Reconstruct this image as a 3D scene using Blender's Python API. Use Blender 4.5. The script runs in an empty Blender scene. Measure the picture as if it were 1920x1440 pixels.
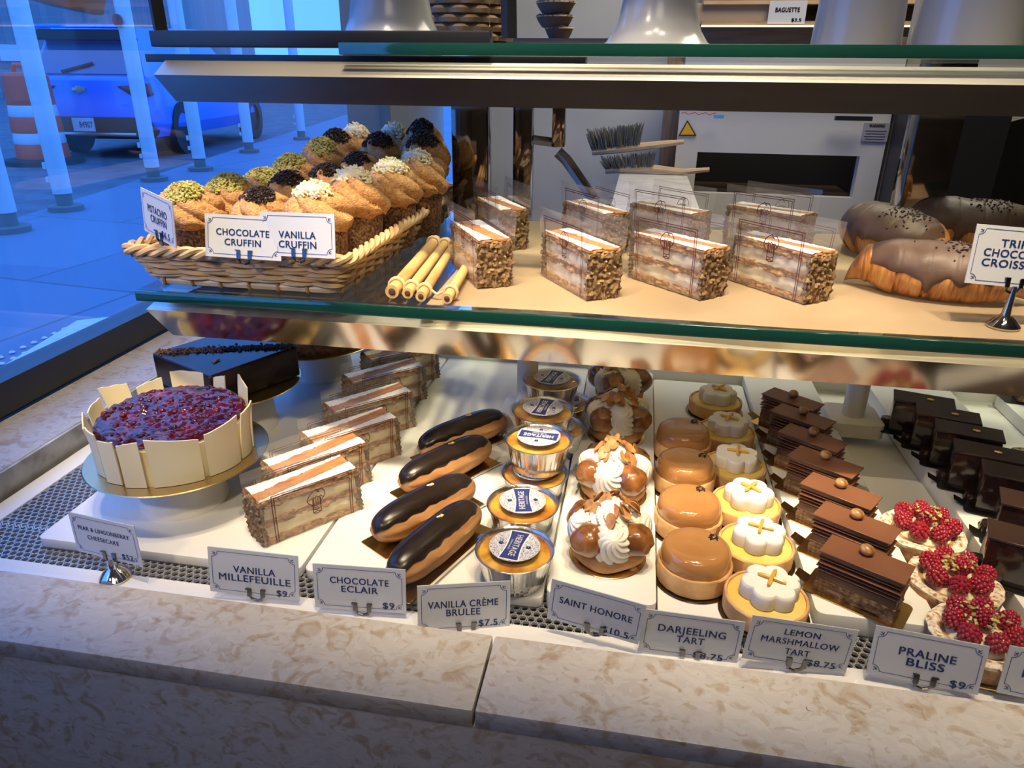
import bpy, bmesh, math, random
from mathutils import Vector, Matrix, noise
import numpy as np
sc = bpy.context.scene
COL = sc.collection
R_ = math.radians
random.seed(7)
# ------------------------------------------------------------------ camera
F_PX = 1351.0
YAW, PIT, ROL = .1675, .4131, -.0096
CAM = np.array([0, 0, .5])
def cam_axes():
    cy, sy = math.cos(YAW), math.sin(YAW)
    fwd = np.array([-sy*math.cos(PIT), cy*math.cos(PIT), -math.sin(PIT)])
    right = np.array([cy, sy, 0]); down = np.cross(fwd, right)
    r = right*math.cos(ROL)+down*math.sin(ROL); d = -right*math.sin(ROL)+down*math.cos(ROL)
    return r, d, fwd
CR, CD, CF = cam_axes()
cam_d = bpy.data.cameras.new('camera'); cam = bpy.data.objects.new('camera', cam_d); COL.objects.link(cam)
cam.matrix_world = Matrix(((CR[0], -CD[0], -CF[0], CAM[0]), (CR[1], -CD[1], -CF[1], CAM[1]), (CR[2], -CD[2], -CF[2], CAM[2]), (0, 0, 0, 1)))
cam_d.sensor_width = 36; cam_d.lens = 36*F_PX/1920; cam_d.clip_start = .02; cam_d.clip_end = 200
sc.camera = cam
# ------------------------------------------------------------------ world, exposure, lamps
sc.view_settings.view_transform = 'Standard'; sc.view_settings.look = 'None'
sc.view_settings.gamma = 1; sc.view_settings.use_curve_mapping = False
sc.view_settings.exposure = 0.0
w = bpy.data.worlds.new('evening_sky'); sc.world = w; w.use_nodes = True
bgn = w.node_tree.nodes['Background']
bgn.inputs[0].default_value = (.075, .30, .95, 1); bgn.inputs[1].default_value = 2.9
def lamp(name, kind, loc, target, power, col, size=.1, spot=None, blend=.5):
    d = bpy.data.lights.new(name, kind); d.energy = power; d.color = col
    if kind == 'AREA': d.size = size
    else: d.shadow_soft_size = size
    if spot: d.spot_size = R_(spot); d.spot_blend = blend
    o = bpy.data.objects.new(name, d); COL.objects.link(o); o.location = loc
    o.rotation_euler = (Vector(target)-Vector(loc)).to_track_quat('-Z', 'Y').to_euler()
    return o
WARM = (1, .80, .54)
# ceiling track spots over the front of the display case
for lx, lp in ((-.66, 60), (-.34, 85), (-.04, 110), (.22, 105), (.50, 80)):
    lamp('ceiling_spot', 'SPOT', (lx, .34, 1.75), (lx*.95, .82, 0), lp, WARM, .05, 29, .55)
lamp('ceiling_spot', 'SPOT', (-.30, .62, 1.75), (-.38, .98, .3), 40, WARM, .04, 40, .6)
lamp('ceiling_spot', 'SPOT', (.20, .62, 1.75), (.14, .92, .25), 20, WARM, .04, 40, .6)
lamp('ceiling_spot', 'SPOT', (-.80, -.30, 1.70), (.04, .88, .27), 85, WARM, .05, 22, .8)
lamp('low_fill_spot', 'SPOT', (-.72, -.5, 1.08), (-.36, 1.02, .0), 34, WARM, .05, 27, .8)  # unseen low spot, added to fill the back boards under the shelf
lamp('ceiling_spot', 'SPOT', (.55, -.45, 1.75), (-.30, .82, .03), 70, WARM, .05, 22, .9)  # unseen spot, added to brighten the near sides of the lower slices
# general kitchen light behind the counter; unseen warm fill added over the customers
lamp('kitchen_light', 'AREA', (.5, 2.0, 1.85), (.3, 1.7, 0), 58, (1, .86, .67), 1.4)
lamp('warm_fill', 'AREA', (.1, -1.0, 1.85), (.0, -.6, 0), 9, (1, .84, .66), .8)
sc.cycles.max_bounces = 10; sc.cycles.transparent_max_bounces = 40; sc.cycles.glossy_bounces = 5
sc.cycles.diffuse_bounces = 4; sc.cycles.caustics_reflective = False; sc.cycles.caustics_refractive = False
sc.cycles.sample_clamp_indirect = 4.0
try: sc.cycles.use_denoising = True
except Exception: pass
# ------------------------------------------------------------------ pixel -> place
def ray(px, py): return CR*((px-960)/F_PX)+CD*((py-720)/F_PX)+CF
def onz(px, py, z):
    d = ray(px, py); return Vector(CAM+(z-CAM[2])/d[2]*d)
def ony(px, py, y):
    d = ray(px, py); return Vector(CAM+(y-CAM[1])/d[1]*d)
def onx(px, py, x):
    d = ray(px, py); return Vector(CAM+(x-CAM[0])/d[0]*d)
# ------------------------------------------------------------------ materials
MATS = {}
def ramp(nt, stops):
    n = nt.nodes.new('ShaderNodeValToRGB'); e = n.color_ramp.elements
    while len(e) < len(stops): e.new(.5)
    for k, (p, c) in zip(e, stops): k.position = p; k.color = (*c, 1)
    return n
def M(name, col, rough=.5, metal=0., spec=.5, stops=None, scale=60., detail=6, dist=0., stretch=None, bump=0., bscale=None, coat=0., sss=0., sssr=.004, bdist=.001, trans=0.):
    """principled material; stops = [(pos, colour), ...] of a noise field in object space"""
    if name in MATS: return MATS[name]
    m = bpy.data.materials.new(name); m.use_nodes = True; nt = m.node_tree; N = nt.nodes; L = nt.links
    b = N['Principled BSDF']
    b.inputs['Base Color'].default_value = (*col, 1); b.inputs['Roughness'].default_value = rough
    b.inputs['Metallic'].default_value = metal; b.inputs['Specular IOR Level'].default_value = spec
    b.inputs['Coat Weight'].default_value = coat; b.inputs['Coat Roughness'].default_value = .06
    b.inputs['Transmission Weight'].default_value = trans
    if sss:
        b.inputs['Subsurface Weight'].default_value = sss; b.inputs['Subsurface Scale'].default_value = sssr
        b.inputs['Subsurface Radius'].default_value = (1, .6, .3)
    tc = None
    if stops or bump:
        tc = N.new('ShaderNodeTexCoord'); mp = N.new('ShaderNodeMapping'); L.new(tc.outputs['Object'], mp.inputs[0])
        if stretch: mp.inputs['Scale'].default_value = stretch
    if stops:
        nz = N.new('ShaderNodeTexNoise'); nz.inputs['Scale'].default_value = scale; nz.inputs['Detail'].default_value = detail
        nz.inputs['Distortion'].default_value = dist
        L.new(mp.outputs[0], nz.inputs['Vector']); r = ramp(nt, stops); L.new(nz.outputs[0], r.inputs[0]); L.new(r.outputs[0], b.inputs['Base Color'])
    if bump:
        n2 = N.new('ShaderNodeTexNoise'); n2.inputs['Scale'].default_value = bscale or scale*3; n2.inputs['Detail'].default_value = 5
        L.new(mp.outputs[0], n2.inputs['Vector'])
        bp = N.new('ShaderNodeBump'); bp.inputs['Strength'].default_value = bump; bp.inputs['Distance'].default_value = bdist
        L.new(n2.outputs[0], bp.inputs['Height']); L.new(bp.outputs[0], b.inputs['Normal'])
    MATS[name] = m; return m
def thin_glass(name, tint=(1, 1, 1), base=.04, edge=.75, rough=0., power=3.2, white=0.):
    m = bpy.data.materials.new(name); m.use_nodes = True; nt = m.node_tree; N = nt.nodes; L = nt.links
    N.remove(N['Principled BSDF']); out = N['Material Output']
    t = N.new('ShaderNodeBsdfTransparent'); t.inputs[0].default_value = (*tint, 1)
    g = N.new('ShaderNodeBsdfGlossy'); g.inputs['Roughness'].default_value = rough
    lw = N.new('ShaderNodeLayerWeight'); lw.inputs[0].default_value = .5
    pw = N.new('ShaderNodeMath'); pw.operation = 'POWER'; pw.inputs[1].default_value = power
    ma = N.new('ShaderNodeMath'); ma.operation = 'MULTIPLY_ADD'; ma.inputs[1].default_value = edge; ma.inputs[2].default_value = base
    mx = N.new('ShaderNodeMixShader')
    L.new(lw.outputs['Facing'], pw.inputs[0]); L.new(pw.outputs[0], ma.inputs[0]); L.new(ma.outputs[0], mx.inputs[0])
    L.new(g.outputs[0], mx.inputs[2])
    if white:
        d = N.new('ShaderNodeBsdfDiffuse'); d.inputs[0].default_value = (.9, .9, .9, 1); m2 = N.new('ShaderNodeMixShader'); m2.inputs[0].default_value = white
        L.new(t.outputs[0], m2.inputs[1]); L.new(d.outputs[0], m2.inputs[2]); L.new(m2.outputs[0], mx.inputs[1])
    else: L.new(t.outputs[0], mx.inputs[1])
    L.new(mx.outputs[0], out.inputs[0]); MATS[name] = m; return m
def emit(name, col, s):
    m = bpy.data.materials.new(name); m.use_nodes = True; b = m.node_tree.nodes['Principled BSDF']
    b.inputs['Base Color'].default_value = (*col, 1); b.inputs['Emission Color'].default_value = (*col, 1); b.inputs['Emission Strength'].default_value = s
    return m
def brick(name, c1, c2, mortar, w, h, rough=.7, msize=.01, rot=0.):
    m = bpy.data.materials.new(name); m.use_nodes = True; nt = m.node_tree; N = nt.nodes; L = nt.links; b = N['Principled BSDF']
    tc = N.new('ShaderNodeTexCoord'); mp = N.new('ShaderNodeMapping'); mp.inputs['Rotation'].default_value = (0, 0, rot)
    br = N.new('ShaderNodeTexBrick'); br.inputs['Scale'].default_value = 1; br.inputs['Brick Width'].default_value = w; br.inputs['Row Height'].default_value = h
    br.inputs['Mortar Size'].default_value = msize; br.inputs['Color1'].default_value = (*c1, 1); br.inputs['Color2'].default_value = (*c2, 1); br.inputs['Mortar'].default_value = (*mortar, 1)
    L.new(tc.outputs['Object'], mp.inputs[0]); L.new(mp.outputs[0], br.inputs['Vector']); L.new(br.outputs[0], b.inputs['Base Color'])
    b.inputs['Roughness'].default_value = rough; return m
PLASTIC = M('white_plastic', (.80, .80, .77), .38, sss=.0)
RIMWHITE = M('white_enamel', (.84, .84, .82), .35)
STEEL = M('polished_steel', (.38, .36, .335), .13, 1., bump=.06, bscale=60, stretch=(.15, 1, 1), bdist=.0004)
BRUSHED = M('brushed_steel', (.66, .65, .62), .30, 1., bump=.2, bscale=300, stretch=(.03, 1, 1), bdist=.0003)
CHROME = M('chrome', (.75, .74, .72), .05, 1.)
POSTM = M('dark_chrome', (.20, .17, .15), .06, 1.)
DARKMETAL = M('black_metal', (.012, .014, .02), .28)
PERF = M('perforated_steel', (.66, .66, .65), .38, .55)
VOID = M('dark_void', (.006, .006, .007), .8)
GLASS = thin_glass('clear_glass', (.985, .995, .99), .03, .7)
SHELFGLASS = thin_glass('shelf_glass', (.93, .975, .96), .04, .8)
FILM = thin_glass('clear_film', (.95, .94, .94), .05, .5, .10, 2.5, .09)
LID = thin_glass('clear_lid', (.97, .97, .97), .04, .6, .05, 2.5)
GREEN = M('green_glass_edge', (.004, .045, .035), .06, spec=.9, coat=.6)
GOLD = M('gold_board', (.78, .52, .19), .22, 1., bump=.08, bscale=200)
DARKGOLD = M('dark_gold_board', (.20, .13, .05), .22, 1., bump=.08, bscale=200)
BLACKBOARD = M('black_board', (.012, .010, .009), .25, spec=.6)
LEAF = M('gold_leaf', (.95, .72, .25), .3, 1., bump=.5, bscale=900)
MAROON = M('maroon_print', (.085, .012, .014), .6)
BLUE = M('blue_ink', (.022, .065, .27), .6)
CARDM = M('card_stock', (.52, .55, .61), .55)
STONE = None
# ------------------------------------------------------------------ mesh builder
class MB:
    def __init__(s): s.v = []; s.f = []; s.mi = []; s.T = Matrix.Identity(4)
    def add(s, vs, fs, mi=0):
        k = len(s.v); s.v += [tuple(s.T @ Vector(v)) for v in vs]; s.f += [tuple(i+k for i in f) for f in fs]; s.mi += [mi]*len(fs); return s
    def box(s, c, d, mi=0, rot=None, taper=1.):
        x, y, z = d[0]/2, d[1]/2, d[2]/2; t = taper
        vs = [(-x, -y, -z), (x, -y, -z), (x, y, -z), (-x, y, -z), (-x*t, -y*t, z), (x*t, -y*t, z), (x*t, y*t, z), (-x*t, y*t, z)]
        Q = Matrix.Translation(c) @ (rot.to_4x4() if rot else Matrix.Identity(4))
        return s.add([Q @ Vector(v) for v in vs], [(0, 3, 2, 1), (4, 5, 6, 7), (0, 1, 5, 4), (1, 2, 6, 5), (2, 3, 7, 6), (3, 0, 4, 7)], mi)
    def prism(s, poly, a, b, axis=2, mi=0):
        """extrude a 2-D polygon along an axis from a to b"""
        n = len(poly)
        def p(u, v, t): return ((u, v, t), (u, t, v), (t, u, v))[{2: 0, 1: 1, 0: 2}[axis]]
        vs = [p(u, v, a) for u, v in poly]+[p(u, v, b) for u, v in poly]
        fs = [tuple(range(n))[::-1], tuple(range(n, 2*n))]+[(i, (i+1) % n, n+(i+1) % n, n+i) for i in range(n)]
        return s.add(vs, fs, mi)
    def lathe(s, prof, n=48, c=(0, 0, 0), mi=0, fn=None, cap=True):
        vs = []; fs = []
        for k, (r, z) in enumerate(prof):
            for i in range(n):
                a = 2*math.pi*i/n; rr, zz = (r, z) if fn is None else fn(r, z, a, k)
                vs.append((c[0]+rr*math.cos(a), c[1]+rr*math.sin(a), c[2]+zz))
        for k in range(len(prof)-1):
            for i in range(n):
                j = (i+1) % n; fs.append((k*n+i, k*n+j, (k+1)*n+j, (k+1)*n+i))
        if cap:
            if prof[0][0] > 1e-6: fs.append(tuple(range(n))[::-1])
            if prof[-1][0] > 1e-6: fs.append(tuple(range((len(prof)-1)*n, len(prof)*n)))
        return s.add(vs, fs, mi)
    def tube(s, pts, r, n=8, mi=0, closed=False, cap=True):
        pts = [Vector(p) for p in pts]; m = len(pts); vs = []; fs = []; up = None
        for i, p in enumerate(pts):
            a = pts[i-1] if (i > 0 or closed) else p; b = pts[(i+1) % m] if (i < m-1 or closed) else p
            t = (b-a).normalized() if (b-a).length > 1e-9 else Vector((0, 0, 1))
            if up is None: up = Vector((0, 0, 1)) if abs(t.z) < .9 else Vector((1, 0, 0))
            x = (up-t*up.dot(t))
            x = x.normalized() if x.length > 1e-6 else t.orthogonal().normalized()
            up = x; y = t.cross(x); rr = r[i] if isinstance(r, (list, tuple)) else r
            for k in range(n):
                q = 2*math.pi*k/n; vs.append(p+x*(rr*math.cos(q))+y*(rr*math.sin(q)))
        for i in range(m if closed else m-1):
            j = (i+1) % m
            for k in range(n):
                l = (k+1) % n; fs.append((i*n+k, i*n+l, j*n+l, j*n+k))
        if cap and not closed: fs += [tuple(range(n))[::-1], tuple(range((m-1)*n, m*n))]
        return s.add(vs, fs, mi)
    def ell(s, c, d, nu=14, nv=8, mi=0, rot=None, fn=None):
        vs = []; fs = []
        Q = rot if rot else Matrix.Identity(3)
        for j in range(nv+1):
            ph = math.pi*j/nv
            for i in range(nu):
                th = 2*math.pi*i/nu; u = Vector((math.sin(ph)*math.cos(th), math.sin(ph)*math.sin(th), math.cos(ph)))
                k = 1 if fn is None else fn(u)
                vs.append(Vector(c)+Q @ Vector((u.x*d[0]*k, u.y*d[1]*k, u.z*d[2]*k)))
        for j in range(nv):
            for i in range(nu):
                l = (i+1) % nu; fs.append((j*nu+i, (j+1)*nu+i, (j+1)*nu+l, j*nu+l))
        return s.add(vs, fs, mi)
    def grain(s, c, d, mi=0):
        Q = Matrix.Rotation(random.random()*6.3, 3, 'Z') @ Matrix.Rotation(random.random()*6.3, 3, 'X')
        k = [random.uniform(.75, 1.2) for _ in range(6)]; x, y, z = d
        vs = [(x*k[0], 0, 0), (-x*k[1], 0, 0), (0, y*k[2], 0), (0, -y*k[3], 0), (0, 0, z*k[4]), (0, 0, -z*k[5])]
        return s.add([Vector(c)+Q @ Vector(v) for v in vs], [(0, 2, 4), (2, 1, 4), (1, 3, 4), (3, 0, 4), (2, 0, 5), (1, 2, 5), (3, 1, 5), (0, 3, 5)], mi)
    def grid(s, fn, nu, nv, mi=0, closed_u=False):
        vs = [fn(i/(nu if closed_u else nu-1), j/(nv-1)) for j in range(nv) for i in range(nu)]; fs = []
        for j in range(nv-1):
            for i in range(nu if closed_u else nu-1):
                l = (i+1) % nu; fs.append((j*nu+i, j*nu+l, (j+1)*nu+l, (j+1)*nu+i))
        return s.add(vs, fs, mi)
    def ribbon(s, pts, wdt, normal, mi=0):
        """flat line of width wdt along pts lying in the plane with this normal"""
        pts = [Vector(p) for p in pts]; nrm = Vector(normal)
        for a, b in zip(pts, pts[1:]):
            t = (b-a)
            if t.length < 1e-9: continue
            t.normalize(); x = t.cross(nrm)*(wdt/2); e = t*(wdt/2)
            s.add([a-e-x, b+e-x, b+e+x, a-e+x], [(0, 1, 2, 3)], mi)
        return s
    def disp(s, amp, sc_, start=0, seed=0.):
        for i in range(start, len(s.v)):
            p = Vector(s.v[i]); q = p*sc_+Vector((seed, seed*1.7, -seed))
            s.v[i] = tuple(p+Vector((noise.noise(q), noise.noise(q+Vector((31, 7, 3))), noise.noise(q+Vector((5, 17, 41)))))*amp)
        return s
    def mesh(s, name, mats, smooth=True, bevel=0., seg=2, weld=True, sub=0, rough=None):
        me = bpy.data.meshes.new(name); me.from_pydata(s.v, [], s.f); 
        for m in (mats if isinstance(mats, (list, tuple)) else [mats]): me.materials.append(m)
        for p, i in zip(me.polygons, s.mi): p.material_index = i
        bm = bmesh.new(); bm.from_mesh(me)
        if weld: bmesh.ops.remove_doubles(bm, verts=bm.verts, dist=1e-6)
        if sub:
            bmesh.ops.subdivide_edges(bm, edges=bm.edges, cuts=sub, use_grid_fill=True)
        if bevel: bmesh.ops.bevel(bm, geom=[e for e in bm.edges], offset=bevel, segments=seg, affect='EDGES', profile=.6, clamp_overlap=True)
        bmesh.ops.recalc_face_normals(bm, faces=bm.faces)
        if rough:
            amp, k = rough; bm.normal_update(); off = {}
            for v in bm.verts: off[v] = v.normal*(amp*noise.fractal(v.co*k, 1, 2, 3))
            for v, o in off.items(): v.co += o
        bm.to_mesh(me); bm.free()
        if smooth:
            for p in me.polygons: p.use_smooth = True
            try: me.set_sharp_from_angle(angle=R_(42))
            except Exception: pass
        return me
    def build(s, name, mats, parent=None, **k):
        o = bpy.data.objects.new(name, s.mesh(name, mats, **k)); COL.objects.link(o)
        if parent: o.parent = parent
        return o
def tag(o, label=None, cat=None, group=None, kind=None):
    if label: o['label'] = label
    if cat: o['category'] = cat
    if group: o['group'] = group
    if kind: o['kind'] = kind
    return o
def struct(o): o['kind'] = 'structure'; return o
def thing(name, label, cat, loc=(0, 0, 0), rz=0., group=None):
    o = bpy.data.objects.new(name, None); COL.objects.link(o); o.location = loc; o.rotation_euler = (0, 0, rz); o.empty_display_size = .01
    return tag(o, label, cat, group)
def kids(o): return [c for c in o.children]
def dup(root, loc, rz, label, scale=None, rot=None):
    r = root.copy(); COL.objects.link(r); r.location = loc; r.rotation_euler = rot if rot else (0, 0, rz); r['label'] = label
    if scale: r.scale = scale
    for ch in kids(root):
        c = ch.copy(); COL.objects.link(c); c.parent = r
        for g in kids(ch):
            d = g.copy(); COL.objects.link(d); d.parent = c
    return r
def place_all(proto, spots):
    """spots: (loc, rz, label, extra...) - the first takes the prototype itself"""
    out = []
    for i, sp in enumerate(spots):
        loc, rz, label = sp[:3]; scl = sp[3] if len(sp) > 3 else None
        if i == 0: proto['label'] = label; proto['_s'] = 0; del proto['_s']; out.append(proto)
        else: out.append(dup(proto, loc, rz, label, scl))
    loc, rz = spots[0][0], spots[0][1]; proto.location = loc; proto.rotation_euler = (0, 0, rz)
    if len(spots[0]) > 3 and spots[0][3]: proto.scale = spots[0][3]
    return out
def text_mb(mb, txt, cx, cz, width, height, y, bold=.02, up='Z', mirror=False):
    """bold lettering of this overall width / cap height, centred at (cx, cz); in the XZ plane (facing -Y) or, up='Y', in XY"""
    cu = bpy.data.curves.new('txt', 'FONT'); cu.body = txt; cu.size = 1; cu.align_x = 'CENTER'; cu.resolution_u = 3; cu.space_character = 1.08
    ob = bpy.data.objects.new('txt', cu); me = bpy.data.meshes.new_from_object(ob)
    xs = [v.co.x for v in me.vertices]; ys = [v.co.y for v in me.vertices]
    if xs:
        x0, x1 = min(xs), max(xs); capy = .69; kx = width/(x1-x0+2*bold); ky = height/(capy+bold); xm = (x0+x1)/2
        for dx, dy in ((0, 0), (-1, -.5), (1, -.5), (-1, .5), (1, .5)):
            pts = []
            for v in me.vertices:
                a, b = cx+(v.co.x+dx*bold-xm)*kx, cz+(v.co.y+dy*bold-capy/2)*ky
                pts.append((a, y, b) if up == 'Z' else (a, b, y))
            mb.add(pts, [tuple(p.vertices) for p in me.polygons])
    bpy.data.objects.remove(ob); bpy.data.meshes.remove(me); bpy.data.curves.remove(cu)
def arc(cx, cy, r, a0, a1, n=12): return [(cx+r*math.cos(R_(a0+(a1-a0)*i/n)), cy+r*math.sin(R_(a0+(a1-a0)*i/n))) for i in range(n+1)]
def rrect(w_, h_, r, n=5):
    x, y = w_/2-r, h_/2-r
    return arc(x, y, r, 0, 90, n)+arc(-x, y, r, 90, 180, n)+arc(-x, -y, r, 180, 270, n)+arc(x, -y, r, 270, 360, n)
# ================================================================== counter, case and room
def stone_mat():
    m = bpy.data.materials.new('fossil_limestone'); m.use_nodes = True; nt = m.node_tree; N = nt.nodes; L = nt.links; b = N['Principled BSDF']
    tc = N.new('ShaderNodeTexCoord')
    nz0 = N.new('ShaderNodeTexNoise'); nz0.inputs['Scale'].default_value = 22; nz0.inputs['Detail'].default_value = 3
    L.new(tc.outputs['Object'], nz0.inputs['Vector'])
    mx0 = N.new('ShaderNodeMix'); mx0.data_type = 'RGBA'; mx0.blend_type = 'ADD'; mx0.inputs[0].default_value = .06
    L.new(tc.outputs['Object'], mx0.inputs[6]); L.new(nz0.outputs['Color'], mx0.inputs[7])
    mp = N.new('ShaderNodeMapping'); mp.inputs['Scale'].default_value = (95, 230, 230); mp.inputs['Rotation'].default_value = (0.2, .15, .5)
    L.new(mx0.outputs[2], mp.inputs[0])
    vo = N.new('ShaderNodeTexVoronoi'); vo.inputs['Scale'].default_value = 1.0; L.new(mp.outputs[0], vo.inputs['Vector'])
    sep = N.new('ShaderNodeSeparateColor'); L.new(vo.outputs['Color'], sep.inputs[0])
    r1 = ramp(nt, [(0, (.37, .345, .32)), (.5, (.42, .40, .375)), (.85, (.39, .36, .33)), (1, (.33, .28, .22))]); L.new(sep.outputs[0], r1.inputs[0])
    n2 = N.new('ShaderNodeTexNoise'); n2.inputs['Scale'].default_value = 36; n2.inputs['Detail'].default_value = 8; n2.inputs['Distortion'].default_value = 1.5
    L.new(tc.outputs['Object'], n2.inputs['Vector'])
    r2 = ramp(nt, [(.0, (.55, .43, .30)), (.36, (.80, .70, .58)), (.47, (1, 1, 1)), (1, (1.0, 1.0, 1.0))]); L.new(n2.outputs[0], r2.inputs[0])
    mu = N.new('ShaderNodeMix'); mu.data_type = 'RGBA'; mu.blend_type = 'MULTIPLY'; mu.inputs[0].default_value = 1
    L.new(r1.outputs[0], mu.inputs[6]); L.new(r2.outputs[0], mu.inputs[7])
    n3 = N.new('ShaderNodeTexNoise'); n3.inputs['Scale'].default_value = 95; n3.inputs['Detail'].default_value = 2; n3.inputs['Distortion'].default_value = 3
    L.new(tc.outputs['Object'], n3.inputs['Vector'])
    r3 = ramp(nt, [(0, (.15, .13, .12)), (.245, (.2, .18, .17)), (.27, (1, 1, 1)), (1, (1, 1, 1))]); L.new(n3.outputs[0], r3.inputs[0])
    m3 = N.new('ShaderNodeMix'); m3.data_type = 'RGBA'; m3.blend_type = 'MULTIPLY'; m3.inputs[0].default_value = .8
    L.new(mu.outputs[2], m3.inputs[6]); L.new(r3.outputs[0], m3.inputs[7]); L.new(m3.outputs[2], b.inputs['Base Color'])
    b.inputs['Roughness'].default_value = .34
    return m
STONE = stone_mat()
DIRTYSTONE = M('weathered_stone', (.45, .43, .38), .7, stops=[(.3, (.20, .19, .16)), (.5, (.46, .45, .40)), (.7, (.60, .58, .53))], scale=25)
ctr = thing('display_counter', 'pale fossil limestone counter with a polished ledge along the front of the pastry case', 'counter', (-.1, .45, -.85))
def cpart(n, mb, m, **k):
    o = mb.build(n, m, ctr, **k); o.matrix_parent_inverse = Matrix.Translation((.1, -.45, .85)); return o
cpart('ledge_slab', MB().box((-.575, .454, .02), (.952, .086, .02)), STONE, bevel=.003)
cpart('ledge_slab', MB().box((.6515, .454, .02), (1.498, .086, .02)), STONE, bevel=.003)
cpart('side_ledge_slab', MB().box((-.820, .955, .02), (.110, .915, .02)), STONE, bevel=.002)
cpart('side_lip', MB().box((-.7635, .955, -.0), (.006, .915, .058)), DIRTYSTONE)
cpart('front_panel', MB().box((.175, .437, -.42), (2.45, .046, .859)), STONE, bevel=.001)
cpart('side_panel', MB().box((-.872, .94, -.42), (.05, .92, .84)), STONE)
# the metal tray the pastries stand in
deck = thing('case_deck', 'recessed white metal deck with a perforated strip running along the front', 'deck', (0, .85, 0))
def dpart(n, mb, m, **k):
    o = mb.build(n, m, deck, **k); o.matrix_parent_inverse = Matrix.Translation((0, -.85, 0)); return o
b = MB()
b.box((.12, .522, -.006), (1.754, .048, .012)); dpart('front_rim', b, RIMWHITE)
dpart('side_rim', MB().box((-.737, .872, -.006), (.03, .651, .012)), RIMWHITE, bevel=.002)
dpart('rear_rim', MB().box((.12, 1.207, .012), (1.754, .014, .05)), RIMWHITE, bevel=.002)
dpart('liner', MB().box((.12, .87, -.055), (1.75, .70, .01)), VOID)
dpart('floor_plate', MB().box((.195, .905, -.004), (1.60, .59, .006)), PLASTIC)
def perf(mb, x0, x1, y0, y1, p=.0086, r=.0036):
    ry = p*math.sqrt(3)/2; R = p/math.sqrt(3); j = 0; y = y0
    while y < y1:
        x = x0+(p/2 if j % 2 else 0)
        while x < x1:
            vs = []; n = 18
            for k in range(n):
                a = 2*math.pi*k/n+math.pi/6
                # outer point on the hexagon
                kk = (a-math.pi/6) % (math.pi/3)-math.pi/6
                d = (p/2)/math.cos(kk)
                aa = a
                vs.append((x+d*math.cos(aa+math.pi/6), y+d*math.sin(aa+math.pi/6), -.001))
            vs2 = [(x+r*math.cos(2*math.pi*k/n+math.pi/3), y+r*math.sin(2*math.pi*k/n+math.pi/3), -.001) for k in range(n)]
            vs3 = [(a_, b_, -.004) for a_, b_, c_ in vs2]
            fs = [(k, (k+1) % n, n+(k+1) % n, n+k) for k in range(n)]+[(n+k, n+(k+1) % n, 2*n+(k+1) % n, 2*n+k) for k in range(n)]
            mb.add(vs+vs2+vs3, fs); x += p
        y += ry; j += 1
mb = MB(); perf(mb, -.722, .78, .550, .606); perf(mb, -.722, -.610, .606, 1.19)
dpart('perforated_strip', mb, PERF, smooth=False, weld=False)
# white serving boards under each row
def board(label, x0, x1, y0, y1, h, rz=0):
    cx, cy = (x0+x1)/2, (y0+y1)/2
    o = MB().prism(rrect(x1-x0, y1-y0, .008), 0, h).build('serving_board', PLASTIC, bevel=.0025)
    o.location = (cx, cy, 0.0002); o.rotation_euler = (0, 0, rz); tag(o, label, 'board', 'white boards on the case deck')
board('wide white board under the cakes and the wrapped slices', -.637, -.323, .572, 1.192, .012)
board('white board under the eclairs and the foil cups', -.319, -.064, .573, 1.192, .012)
board('narrow raised white board under the cream puff cakes', -.0605, .048, .572, 1.17, .022)
board('white board under the caramel tarts and the lemon tarts', .0500, .1975, .572, 1.165, .012)
board('raised white board under the layered praline cakes', .2000, .3115, .590, 1.192, .022)
board('white board under the three raspberry tarts', .3135, .3955, .540, .90, .006)
board('raised white board under the dark chocolate bars', .3985, .525, .54, 1.192, .025)
board('white board at the far right end of the deck', .60, .74, .62, 1.192, .02)
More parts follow.
